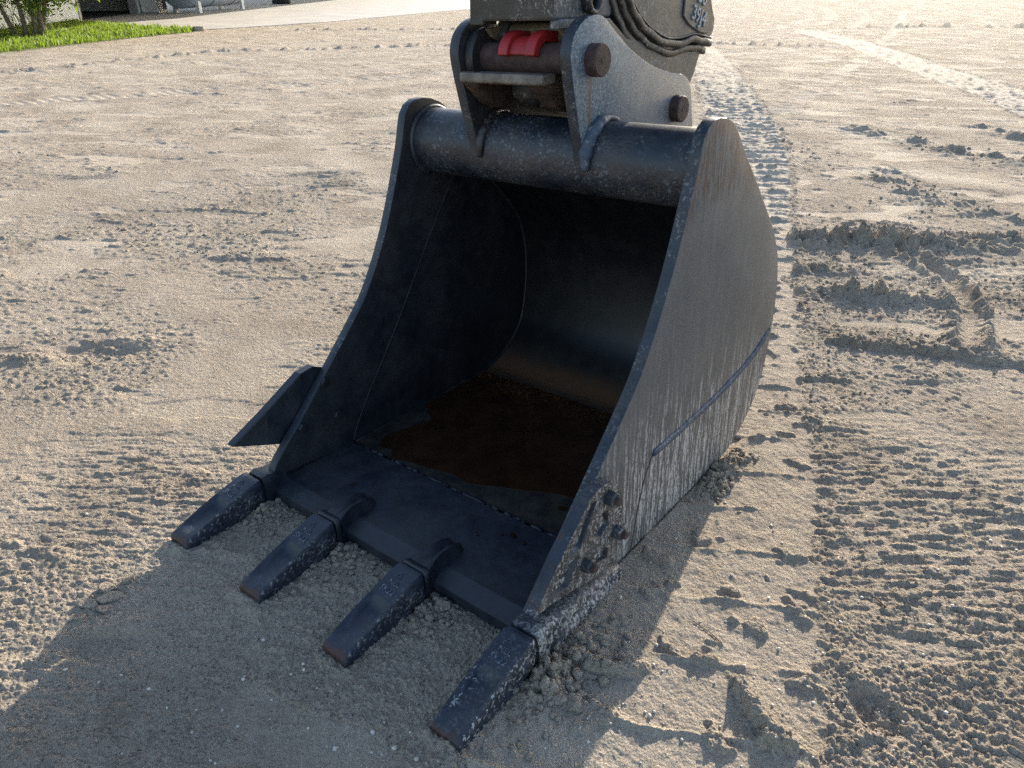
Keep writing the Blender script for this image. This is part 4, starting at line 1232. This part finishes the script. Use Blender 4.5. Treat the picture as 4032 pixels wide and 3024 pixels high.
def band(o0, o1, u0, u1, mat, t1=1.0, bev=0.006):
    P2 = [Vector(q) for q in c1]
    n1 = int(t1 * (len(P2) - 1))
    P2 = [P2[0] + (P2[0] - P2[1]).normalized() * 0.5] + P2[:n1 + 1]
    inn, out_ = [], []
    for k in range(len(P2)):
        t_ = (P2[min(k + 1, len(P2) - 1)] - P2[max(k - 1, 0)]).normalized()
        nn = Vector((t_.y, -t_.x))
        wv_ = 0.0025 * math.sin(k * 0.9 + o0 * 90)
        inn.append(tuple(P2[k] + nn * (o0 + wv_))); out_.append(tuple(P2[k] + nn * (o1 + wv_)))
    V, F = [], []
    n = len(inn)
    for uu in (u0, u1):
        V += [(uu, a_, b_) for a_, b_ in inn] + [(uu, a_, b_) for a_, b_ in out_]
    for k in range(n - 1):
        F += [(k, k + 1, n + k + 1, n + k), (2 * n + k, 3 * n + k, 3 * n + k + 1, 2 * n + k + 1), (k, 2 * n + k, 2 * n + k + 1, k + 1), (n + k, n + k + 1, 3 * n + k + 1, 3 * n + k)]
    F += [(0, n, 3 * n, 2 * n), (n - 1, 3 * n - 1, 4 * n - 1, 2 * n - 1)]
    mesh("rim", V, F, mat, link, True, bev, 50)
rim(-0.002, 0.0045, MAT['castblack'], 0.662, 1.2)
band(0.004, 0.026, 0.45, 0.672, MAT['castband'])
band(0.029, 0.052, 0.45, 0.663, MAT['castband'], 0.94)
band(0.055, 0.082, 0.45, 0.654, MAT['castblack'], 0.66)
# number pad
pad = [(1.425, 1.379), (1.468, 1.352), (1.545, 1.326), (1.600, 1.318), (1.640, 1.330), (1.648, 1.37), (1.62, 1.423), (1.60, 1.50), (1.44, 1.50), (1.43, 1.44)]
pd = mesh("number_pad", *prism(pad, 0.664, 0.671), MAT['cast'], link, False, 0.003)
Mrot = Matrix(((0, 0, 1), (1, 0, 0), (0, 1, 0))).to_euler()
BASE_link = Vector((0.5, 1.3, 1.3))
def numtext(txt, v, z, size):
    o = text_part(txt, size, Vector((0.6715, v, z)) - BASE_link, (0, 0, 0), MAT['letter'], pd, "cast_number", 0.002, 0.0018)
    rot = Matrix(((0, 0, 1), (1, 0, 0), (0, 1, 0)))
    o.rotation_euler = (rot @ Matrix.Rotation(math.radians(-17), 3, 'Z')).to_euler()
numtext("39J4", 1.530, 1.374, 0.062)
numtext("50", 1.548, 1.430, 0.062)
vs, fs = sweep(spline([(0.672, 1.440, 1.49), (0.672, 1.437, 1.43), (0.672, 1.430, 1.385)], 4), 0.006, 8)
mesh("raised_bar", vs, fs, MAT['letter'], pd, True)
mesh("number_edge", *sweep(spline([(0.672, 1.60, 1.325), (0.672, 1.618, 1.37), (0.672, 1.626, 1.418), (0.672, 1.60, 1.44)], 6), 0.0022, 6), MAT['letter'], pd, True)

# ------------------------------------------------------------------ background: concrete apron, lawn, workshop, tank
def poly_slab(name, poly, z0, z1, mat):
    n = len(poly)
    V = [(x, y, z0) for x, y in poly] + [(x, y, z1) for x, y in poly]
    F = [list(range(n))[::-1], [n + k for k in range(n)]] + [(k, (k + 1) % n, n + (k + 1) % n, n + k) for k in range(n)]
    return mesh(name, V, F, mat)
MAT['concrete'] = plain("concrete", (0.40, 0.38, 0.35), 0.85, 0, 0.12, 0.8, 0.2, 20)
ap = poly_slab("concrete_apron", APRON, -0.08, 0.012, MAT['concrete'])
tag(ap, "pale concrete apron in front of the workshop", None, None, "structure")
MAT['soil'] = plain("lawn_soil", (0.09, 0.10, 0.035), 0.9, 0, 0.4, 3)
lw = poly_slab("lawn", LAWN, -0.1, 0.018, MAT['soil'])
tag(lw, "strip of lawn beside the workshop wall", None, None, "structure")

def grass_mat(name, a, b):
    t = NT(name)
    nz = t.noise(1.2, 4, 0.6); f = t.noise(14, 3)
    c = t.mix(t.ramp(nz, 0.3, 0.7), a, b)
    c = t.mix(t.m('MULTIPLY', t.ramp(f, 0.5, 0.7), 0.5), c, (0.30, 0.27, 0.07))
    m_ = t.out(c, 0.55)
    t.b.inputs["Transmission Weight"].default_value = 0.0
    tr = t.n("BsdfTranslucent"); t.put(tr.inputs[0], (0.22, 0.34, 0.03, 1))
    mx = t.n("MixShader"); mx.inputs[0].default_value = 0.45
    out = t.t.nodes["Material Output"]
    t.l(t.b.outputs[0], mx.inputs[1]); t.l(tr.outputs[0], mx.inputs[2]); t.l(mx.outputs[0], out.inputs[0])
    return m_
MAT['grass'] = grass_mat("grass_blades", (0.13, 0.17, 0.02), (0.21, 0.24, 0.03))
LP = np.array(LAWN)
n = 60000
gx = rng.uniform(LP[:, 0].min(), LP[:, 0].max(), n); gy = rng.uniform(LP[:, 1].min(), LP[:, 1].max(), n)
gx += 0.0; ok = inpoly(gx, gy, LAWN); gx, gy = gx[ok], gy[ok]
nb = len(gx)
clump = fbm(gx / 0.6, gy / 0.6, 401, 3)
hh = (0.06 + 0.08 * rng.random(nb)) * (1 + 0.8 * np.clip(clump, -0.6, 1)); a = rng.random(nb) * 6.283; ln = (0.1 + 0.5 * rng.random(nb)) * hh
w_ = 0.010 + 0.010 * rng.random(nb)
bx = np.cos(a); by = np.sin(a); la = rng.random(nb) * 6.283
v0 = np.stack([gx - bx * w_, gy - by * w_, np.full(nb, 0.0)], -1); v1 = np.stack([gx + bx * w_, gy + by * w_, np.full(nb, 0.0)], -1)
mx_, my_ = gx + np.cos(la) * ln * .35, gy + np.sin(la) * ln * .35
v2 = np.stack([mx_ + bx * w_ * .8, my_ + by * w_ * .8, hh * .65], -1); v3 = np.stack([mx_ - bx * w_ * .8, my_ - by * w_ * .8, hh * .65], -1)
v4 = np.stack([gx + np.cos(la) * ln, gy + np.sin(la) * ln, hh], -1)
co = np.stack([v0, v1, v2, v3, v4], 1).reshape(-1, 3).astype(np.float32)
k5 = (np.arange(nb) * 5)[:, None]
fc = np.concatenate([k5 + np.array([[0, 1, 2]]), k5 + np.array([[0, 2, 3]]), k5 + np.array([[3, 2, 4]])]).astype(np.int32)
me = bpy.data.meshes.new("grass")
me.vertices.add(len(co)); me.vertices.foreach_set("co", co.ravel())
me.loops.add(fc.size); me.loops.foreach_set("vertex_index", fc.ravel())
me.polygons.add(len(fc)); me.polygons.foreach_set("loop_start", (np.arange(len(fc)) * 3).astype(np.int32))
me.update(calc_edges=True); me.materials.append(MAT['grass'])
o = bpy.data.objects.new("grass", me); COL.objects.link(o)
tag(o, "bright green sunlit grass along the workshop", None, None, "stuff")

# workshop
A0 = Vector((-25.75, 8.2, 0)); E_ = Vector((-0.710, 0.704, 0)).normalized(); N_ = Vector((-E_.y, E_.x, 0)); N_ = N_ if N_.dot(Vector((-1, -1, 0))) > 0 else -N_
FR = Matrix(((E_.x, N_.x, 0, A0.x), (E_.y, N_.y, 0, A0.y), (0, 0, 1, 0), (0, 0, 0, 1)))
MAT['wall'] = plain("pale_wall_paint", (0.62, 0.66, 0.68), 0.7, 0, 0.06, 1.5, 0.1, 30)
MAT['dark'] = plain("dark_interior", (0.012, 0.013, 0.015), 0.8)
MAT['grey'] = plain("grey_metal", (0.30, 0.30, 0.30), 0.5)
MAT['roof'] = plain("metal_roof", (0.45, 0.47, 0.48), 0.4, 0.3)
shop = thing("workshop", "pale workshop with a dark open roller doorway behind the lawn", "building", (0, 0, 0), FR)
mesh("wall", *box(-7, 5.9, 0, 0.22, -0.1, 4.6), MAT['wall'], shop)
mesh("wall", *box(12.1, 15.0, 0, 0.22, -0.1, 4.6), MAT['wall'], shop)
mesh("lintel", *box(5.9, 12.1, 0, 0.22, 3.9, 4.6), MAT['wall'], shop)
mesh("back_wall", *box(-7, 15.0, 9.8, 10, -0.1, 4.6), MAT['dark'], shop)
mesh("end_wall", *box(-7.0, -6.8, 0.22, 9.8, -0.1, 4.6), MAT['wall'], shop)
mesh("end_wall", *box(14.8, 15.0, 0.22, 9.8, -0.1, 4.6), MAT['wall'], shop)
mesh("inner_floor", *box(-6.8, 14.8, 0.22, 9.8, -0.1, 0.03), MAT['dark'], shop)
mesh("roof", *box(-7.3, 15.3, -0.4, 10.3, 4.602, 4.8), MAT['roof'], shop)
mesh("door_jamb", *box(5.86, 5.99, -0.03, 0.30, 0.0, 3.9), MAT['grey'], shop)
mesh("door_jamb", *box(12.0, 12.13, -0.03, 0.30, 0.0, 3.9), MAT['grey'], shop)
mesh("downpipe", *cyl((2.35, -0.10, 0.0), 0.06, (0, 0, 1), 4.5, 16), MAT['wall'], shop, True)
drum = thing("steel_drum", "pale drum standing just inside the dark workshop doorway", "drum", (7.6, 0.9, 0.03), FR)
mesh("drum_body", *cyl((7.6, 0.9, 0.03), 0.30, (0, 0, 1), 1.6, 28, None, 0.02), MAT['grey'], drum, True, 0, 30)
for hz in (0.35, 0.95, 1.45):
    mesh("drum_rib", *cyl((7.6, 0.9, hz), 0.312, (0, 0, 1), 0.03, 28), MAT['grey'], drum, True, 0, 30)
cart = thing("tool_cart", "dark red tool cart deep in the workshop doorway", "cart", (9.6, 2.2, 0.03), FR)
mesh("cart_body", *box(9.2, 10.0, 1.9, 2.5, 0.2, 1.1), plain("dark_red_paint", (0.10, 0.02, 0.02), 0.5), cart, False, 0.02)
for dx in (9.3, 9.9):
    mesh("wheel", *cyl((dx, 1.87, 0.13), 0.10, (0, 1, 0), 0.06, 16), MAT['dark'], cart, True, 0, 30)
pnl = thing("white_cabinet", "pale cabinet with a small dark vent beside the tank", "cabinet", (13.2, -0.5, 0), FR)
mesh("cabinet_body", *box(12.5, 13.9, -0.75, -0.05, 0.012, 2.1), MAT['wall'], pnl, False, 0.02)
mesh("vent", *box(13.35, 13.8, -0.765, -0.74, 0.14, 0.52), MAT['dark'], pnl)
mesh("plinth", *box(12.45, 13.95, -0.80, -0.03, 0.0, 0.06), MAT['grey'], pnl)

# tank
MAT['tank'] = plain("blue_grey_tank_paint", (0.33, 0.40, 0.47), 0.45, 0, 0.08, 1.2)
MAT['tankband'] = plain("tank_band", (0.05, 0.055, 0.06), 0.5)
ta, tb = Vector((-32.9, 18.0, 0)), Vector((-35.9, 22.6, 0))
td = (tb - ta).normalized(); tL = (tb - ta).length
tank = thing("fuel_tank", "blue-grey horizontal tank on short legs beside the workshop", "tank", tuple(ta), None)
q = td.to_track_quat('Z', 'Y').to_matrix()
rings = [(-0.20, 0.35), (-0.15, 0.62), (-0.06, 0.80), (0.0, 0.85), (tL, 0.85), (tL + 0.06, 0.80), (tL + 0.15, 0.62), (tL + 0.20, 0.35)]
V, F = [], []
nn_ = 36
for hgt, r_ in rings:
    for k in range(nn_):
        t_ = 2 * math.pi * k / nn_
        V.append(tuple(ta + Vector((0, 0, 1.05)) + q @ Vector((r_ * math.cos(t_), r_ * math.sin(t_), hgt))))
for s_ in range(len(rings) - 1):
    for k in range(nn_): F.append((s_ * nn_ + k, s_ * nn_ + (k + 1) % nn_, (s_ + 1) * nn_ + (k + 1) % nn_, (s_ + 1) * nn_ + k))
F.append(list(range(nn_))[::-1]); F.append([(len(rings) - 1) * nn_ + k for k in range(nn_)])
mesh("tank_shell", V, F, MAT['tank'], tank, True, 0, 40)
for s_ in (1.9, 4.2):
    c = ta + td * s_ + Vector((0, 0, 1.05))
    vs, fs = cyl(c, 0.862, td, 0.06, 40)
    mesh("band", vs, fs, MAT['tankband'], tank, True, 0, 40)
sd_ = Vector((-td.y, td.x, 0))
for s_ in (0.55, tL - 0.5):
    for e_ in (-1, 1):
        c = ta + td * s_ + sd_ * 0.55 * e_
        M_ = np.array([[td.x, sd_.x, 0], [td.y, sd_.y, 0], [0, 0, 1]])
        vs, fs = box(-0.13, 0.13, -0.07, 0.07, 0.012, 0.55)
        vs = [tuple(M_ @ np.array(v) + np.array(c)) for v in vs]
        mesh("leg", vs, fs, MAT['wall'], tank, False, 0.01)

# tyre lying beyond the tank
ty = thing("tyre", "black tyre lying on the apron beyond the tank", "tyre", (-40.3, 28.4, 0.01), None)
pts = [(-40.3 + 0.42 * math.cos(2 * math.pi * k / 32), 28.4 + 0.42 * math.sin(2 * math.pi * k / 32), 0.14) for k in range(33)]
vs, fs = sweep(pts, 0.13, 12)
mesh("tread", vs, fs, plain("tyre_rubber", (0.012, 0.012, 0.013), 0.8), ty, True)
mesh("rim", *cyl((-40.3, 28.4, 0.06), 0.30, (0, 0, 1), 0.14, 24, None, 0.02), MAT['dark'], ty, True, 0, 30)

# wide unseen canopy, added and shaped to throw shade on wall, doorway and apron
can = [(-17.2, 8.5), (-23.0, 16.7), (-29.2, 21.7), (-31.1, 25.8), (-38.8, 35.8), (-48.0, 48.0), (-56.0, 40.0), (-36.6, 18.9), (-20.9, 3.4)]
INV = FR.inverted()
can = [tuple((INV @ Vector((x, y, 0)))[:2]) for x, y in can]
nC = len(can)
V = [(x, y, 3.62) for x, y in can] + [(x, y, 3.80) for x, y in can]
mesh("added_shade_canopy", V, [tuple(range(nC))[::-1], tuple(range(nC, 2 * nC))] + [(k, (k + 1) % nC, nC + (k + 1) % nC, nC + k) for k in range(nC)], MAT['roof'], shop)

# shrub tree on the lawn
MAT['bark'] = plain("bark", (0.16, 0.12, 0.085), 0.9, 0, 0.35, 12, 0.4, 40)
MAT['leaf'] = grass_mat("leaf_green", (0.030, 0.062, 0.018), (0.060, 0.105, 0.025))
MAT['strap'] = grass_mat("strap_leaf", (0.10, 0.115, 0.035), (0.17, 0.165, 0.055))
MAT['flower'] = plain("white_petals", (0.75, 0.72, 0.66), 0.6)
TX, TY = -22.3, 7.75
tree = thing("shrub_tree", "leafy multi-stemmed shrub with white blossoms by the workshop wall", "tree", (TX, TY, 0), None)
tips = []
side = Vector((0.42, 0.91, 0)).normalized()   # roughly across the view
for k, (s0, lean, h_) in enumerate(((-0.10, -0.25, 2.5), (0.08, 0.05, 2.8), (0.22, 0.50, 2.4), (0.30, 0.95, 2.1), (-0.25, -0.7, 2.2))):
    p0 = Vector((TX, TY, 0)) + side * s0
    pts = [p0 + side * (lean * t_ ** 1.2 + 0.05 * math.sin(4 * t_ + k)) + Vector((0.1 * math.sin(3 * t_ + k), 0, h_ * t_)) for t_ in [i_ / 10 for i_ in range(11)]]
    vs, fs = sweep(pts, lambda t_: 0.075 * (1 - 0.7 * t_), 8, 0.15)
    mesh("trunk", vs, fs, MAT['bark'], tree, True)
    for t_ in (4, 5, 6, 7, 8, 9, 10):
        for _ in range(2):
            tips.append(pts[t_] + Vector((random.gauss(0, .3), random.gauss(0, .3), random.gauss(0.1, .2))))
    for _ in range(3):
        b0 = pts[random.randint(4, 8)]; e0 = b0 + Vector((random.gauss(0, .4), random.gauss(0, .5), random.uniform(0.1, .5)))
        vs, fs = sweep([b0, b0.lerp(e0, .5) + Vector((0, 0, .06)), e0], lambda t_: 0.03 * (1 - .6 * t_), 6)
        mesh("branch", vs, fs, MAT['bark'], tree, True); tips.append(e0)
def leaf_cloud(name, centers, n, spread, size, mat):
    V, F = [], []
    for _ in range(n):
        c = random.choice(centers) + Vector((random.gauss(0, spread), random.gauss(0, spread), random.gauss(0, spread * .8)))
        if c.z < 0.25: continue
        d1 = Vector((random.gauss(0, 1), random.gauss(0, 1), random.gauss(0, .8))).normalized(); d2 = d1.orthogonal().normalized()
        s_ = size * random.uniform(.6, 1.4); o_ = len(V)
        V += [tuple(c - d1 * s_), tuple(c + d2 * s_ * .38), tuple(c + d1 * s_), tuple(c - d2 * s_ * .38)]
        F += [(o_, o_ + 1, o_ + 2), (o_, o_ + 2, o_ + 3)]
    return mesh(name, V, F, mat, tree)
leaf_cloud("crown", tips, 5200, 0.20, 0.075, MAT['leaf'])
leaf_cloud("blossom", [t_ for t_ in tips if (t_ - Vector((TX, TY, 0))).dot(side) > 0.2], 90, 0.24, 0.04, MAT['flower'])
V, F = [], []
for k in range(170):
    p0 = Vector((TX, TY, 0)) + side * random.gauss(0.0, 0.28) + Vector((random.gauss(0, .2), 0, 0)); p0.z = random.uniform(0.1, 1.3)
    d_ = Vector((random.gauss(0, 1), random.gauss(0, 1), 0)).normalized(); L_ = random.uniform(.35, .75); w2 = d_.cross(Vector((0, 0, 1))) * 0.022; o_ = len(V)
    for t_ in (0, .33, .66, 1.0):
        c = p0 + d_ * (L_ * .55 * t_) + Vector((0, 0, L_ * (.5 * t_ - 1.1 * t_ * t_)))
        c.z = max(c.z, 0.03); ww = w2 * (1 - .85 * t_)
        V += [tuple(c - ww), tuple(c + ww)]
    for s_ in range(3): F.append((o_ + 2 * s_, o_ + 2 * s_ + 1, o_ + 2 * s_ + 3, o_ + 2 * s_ + 2))
mesh("strap_leaves", V, F, MAT['strap'], tree)["kind"] = "stuff"

# edge stone where the lawn ends
clod("edge_stone", -21.75, 12.35, 0.22, 0.18, 0.16, 0.3, "grey lump of stone at the tip of the lawn", 31)["category"] = "stone"
bpy.data.objects["edge_stone"]["group"] = "stones by the lawn"

# a few dry twigs in the foreground
MAT['twig'] = plain("dry_twig", (0.13, 0.085, 0.05), 0.8)
def twig(x, y, L_, a_, label, r_=0.0016):
    pts = [(x + L_ * t_ * math.cos(a_ + .3 * t_), y + L_ * t_ * math.sin(a_ + .3 * t_), 0) for t_ in [k / 6 for k in range(7)]]
    zz = gz([p_[0] for p_ in pts], [p_[1] for p_ in pts])[0]
    pts = [(p_[0], p_[1], z_ + r_ * 1.5) for p_, z_ in zip(pts, zz)]
    vs, fs = sweep(pts, lambda t_: r_ * (1 - .5 * t_), 6, .2)
    o = mesh("twig", vs, fs, MAT['twig'], None, True)
    return tag(o, label, "twig", "dry twigs on the sand")
twig(1.50, 0.30, 0.11, 2.6, "thin curved twig lying on the smooth track shoe print")
twig(1.33, 1.75, 0.09, 0.4, "short dry twig beside the track print behind the bucket")
twig(1.78, 0.66, 0.05, 2.0, "stubby dark twig upright in the scuffed sand at right", 0.003)
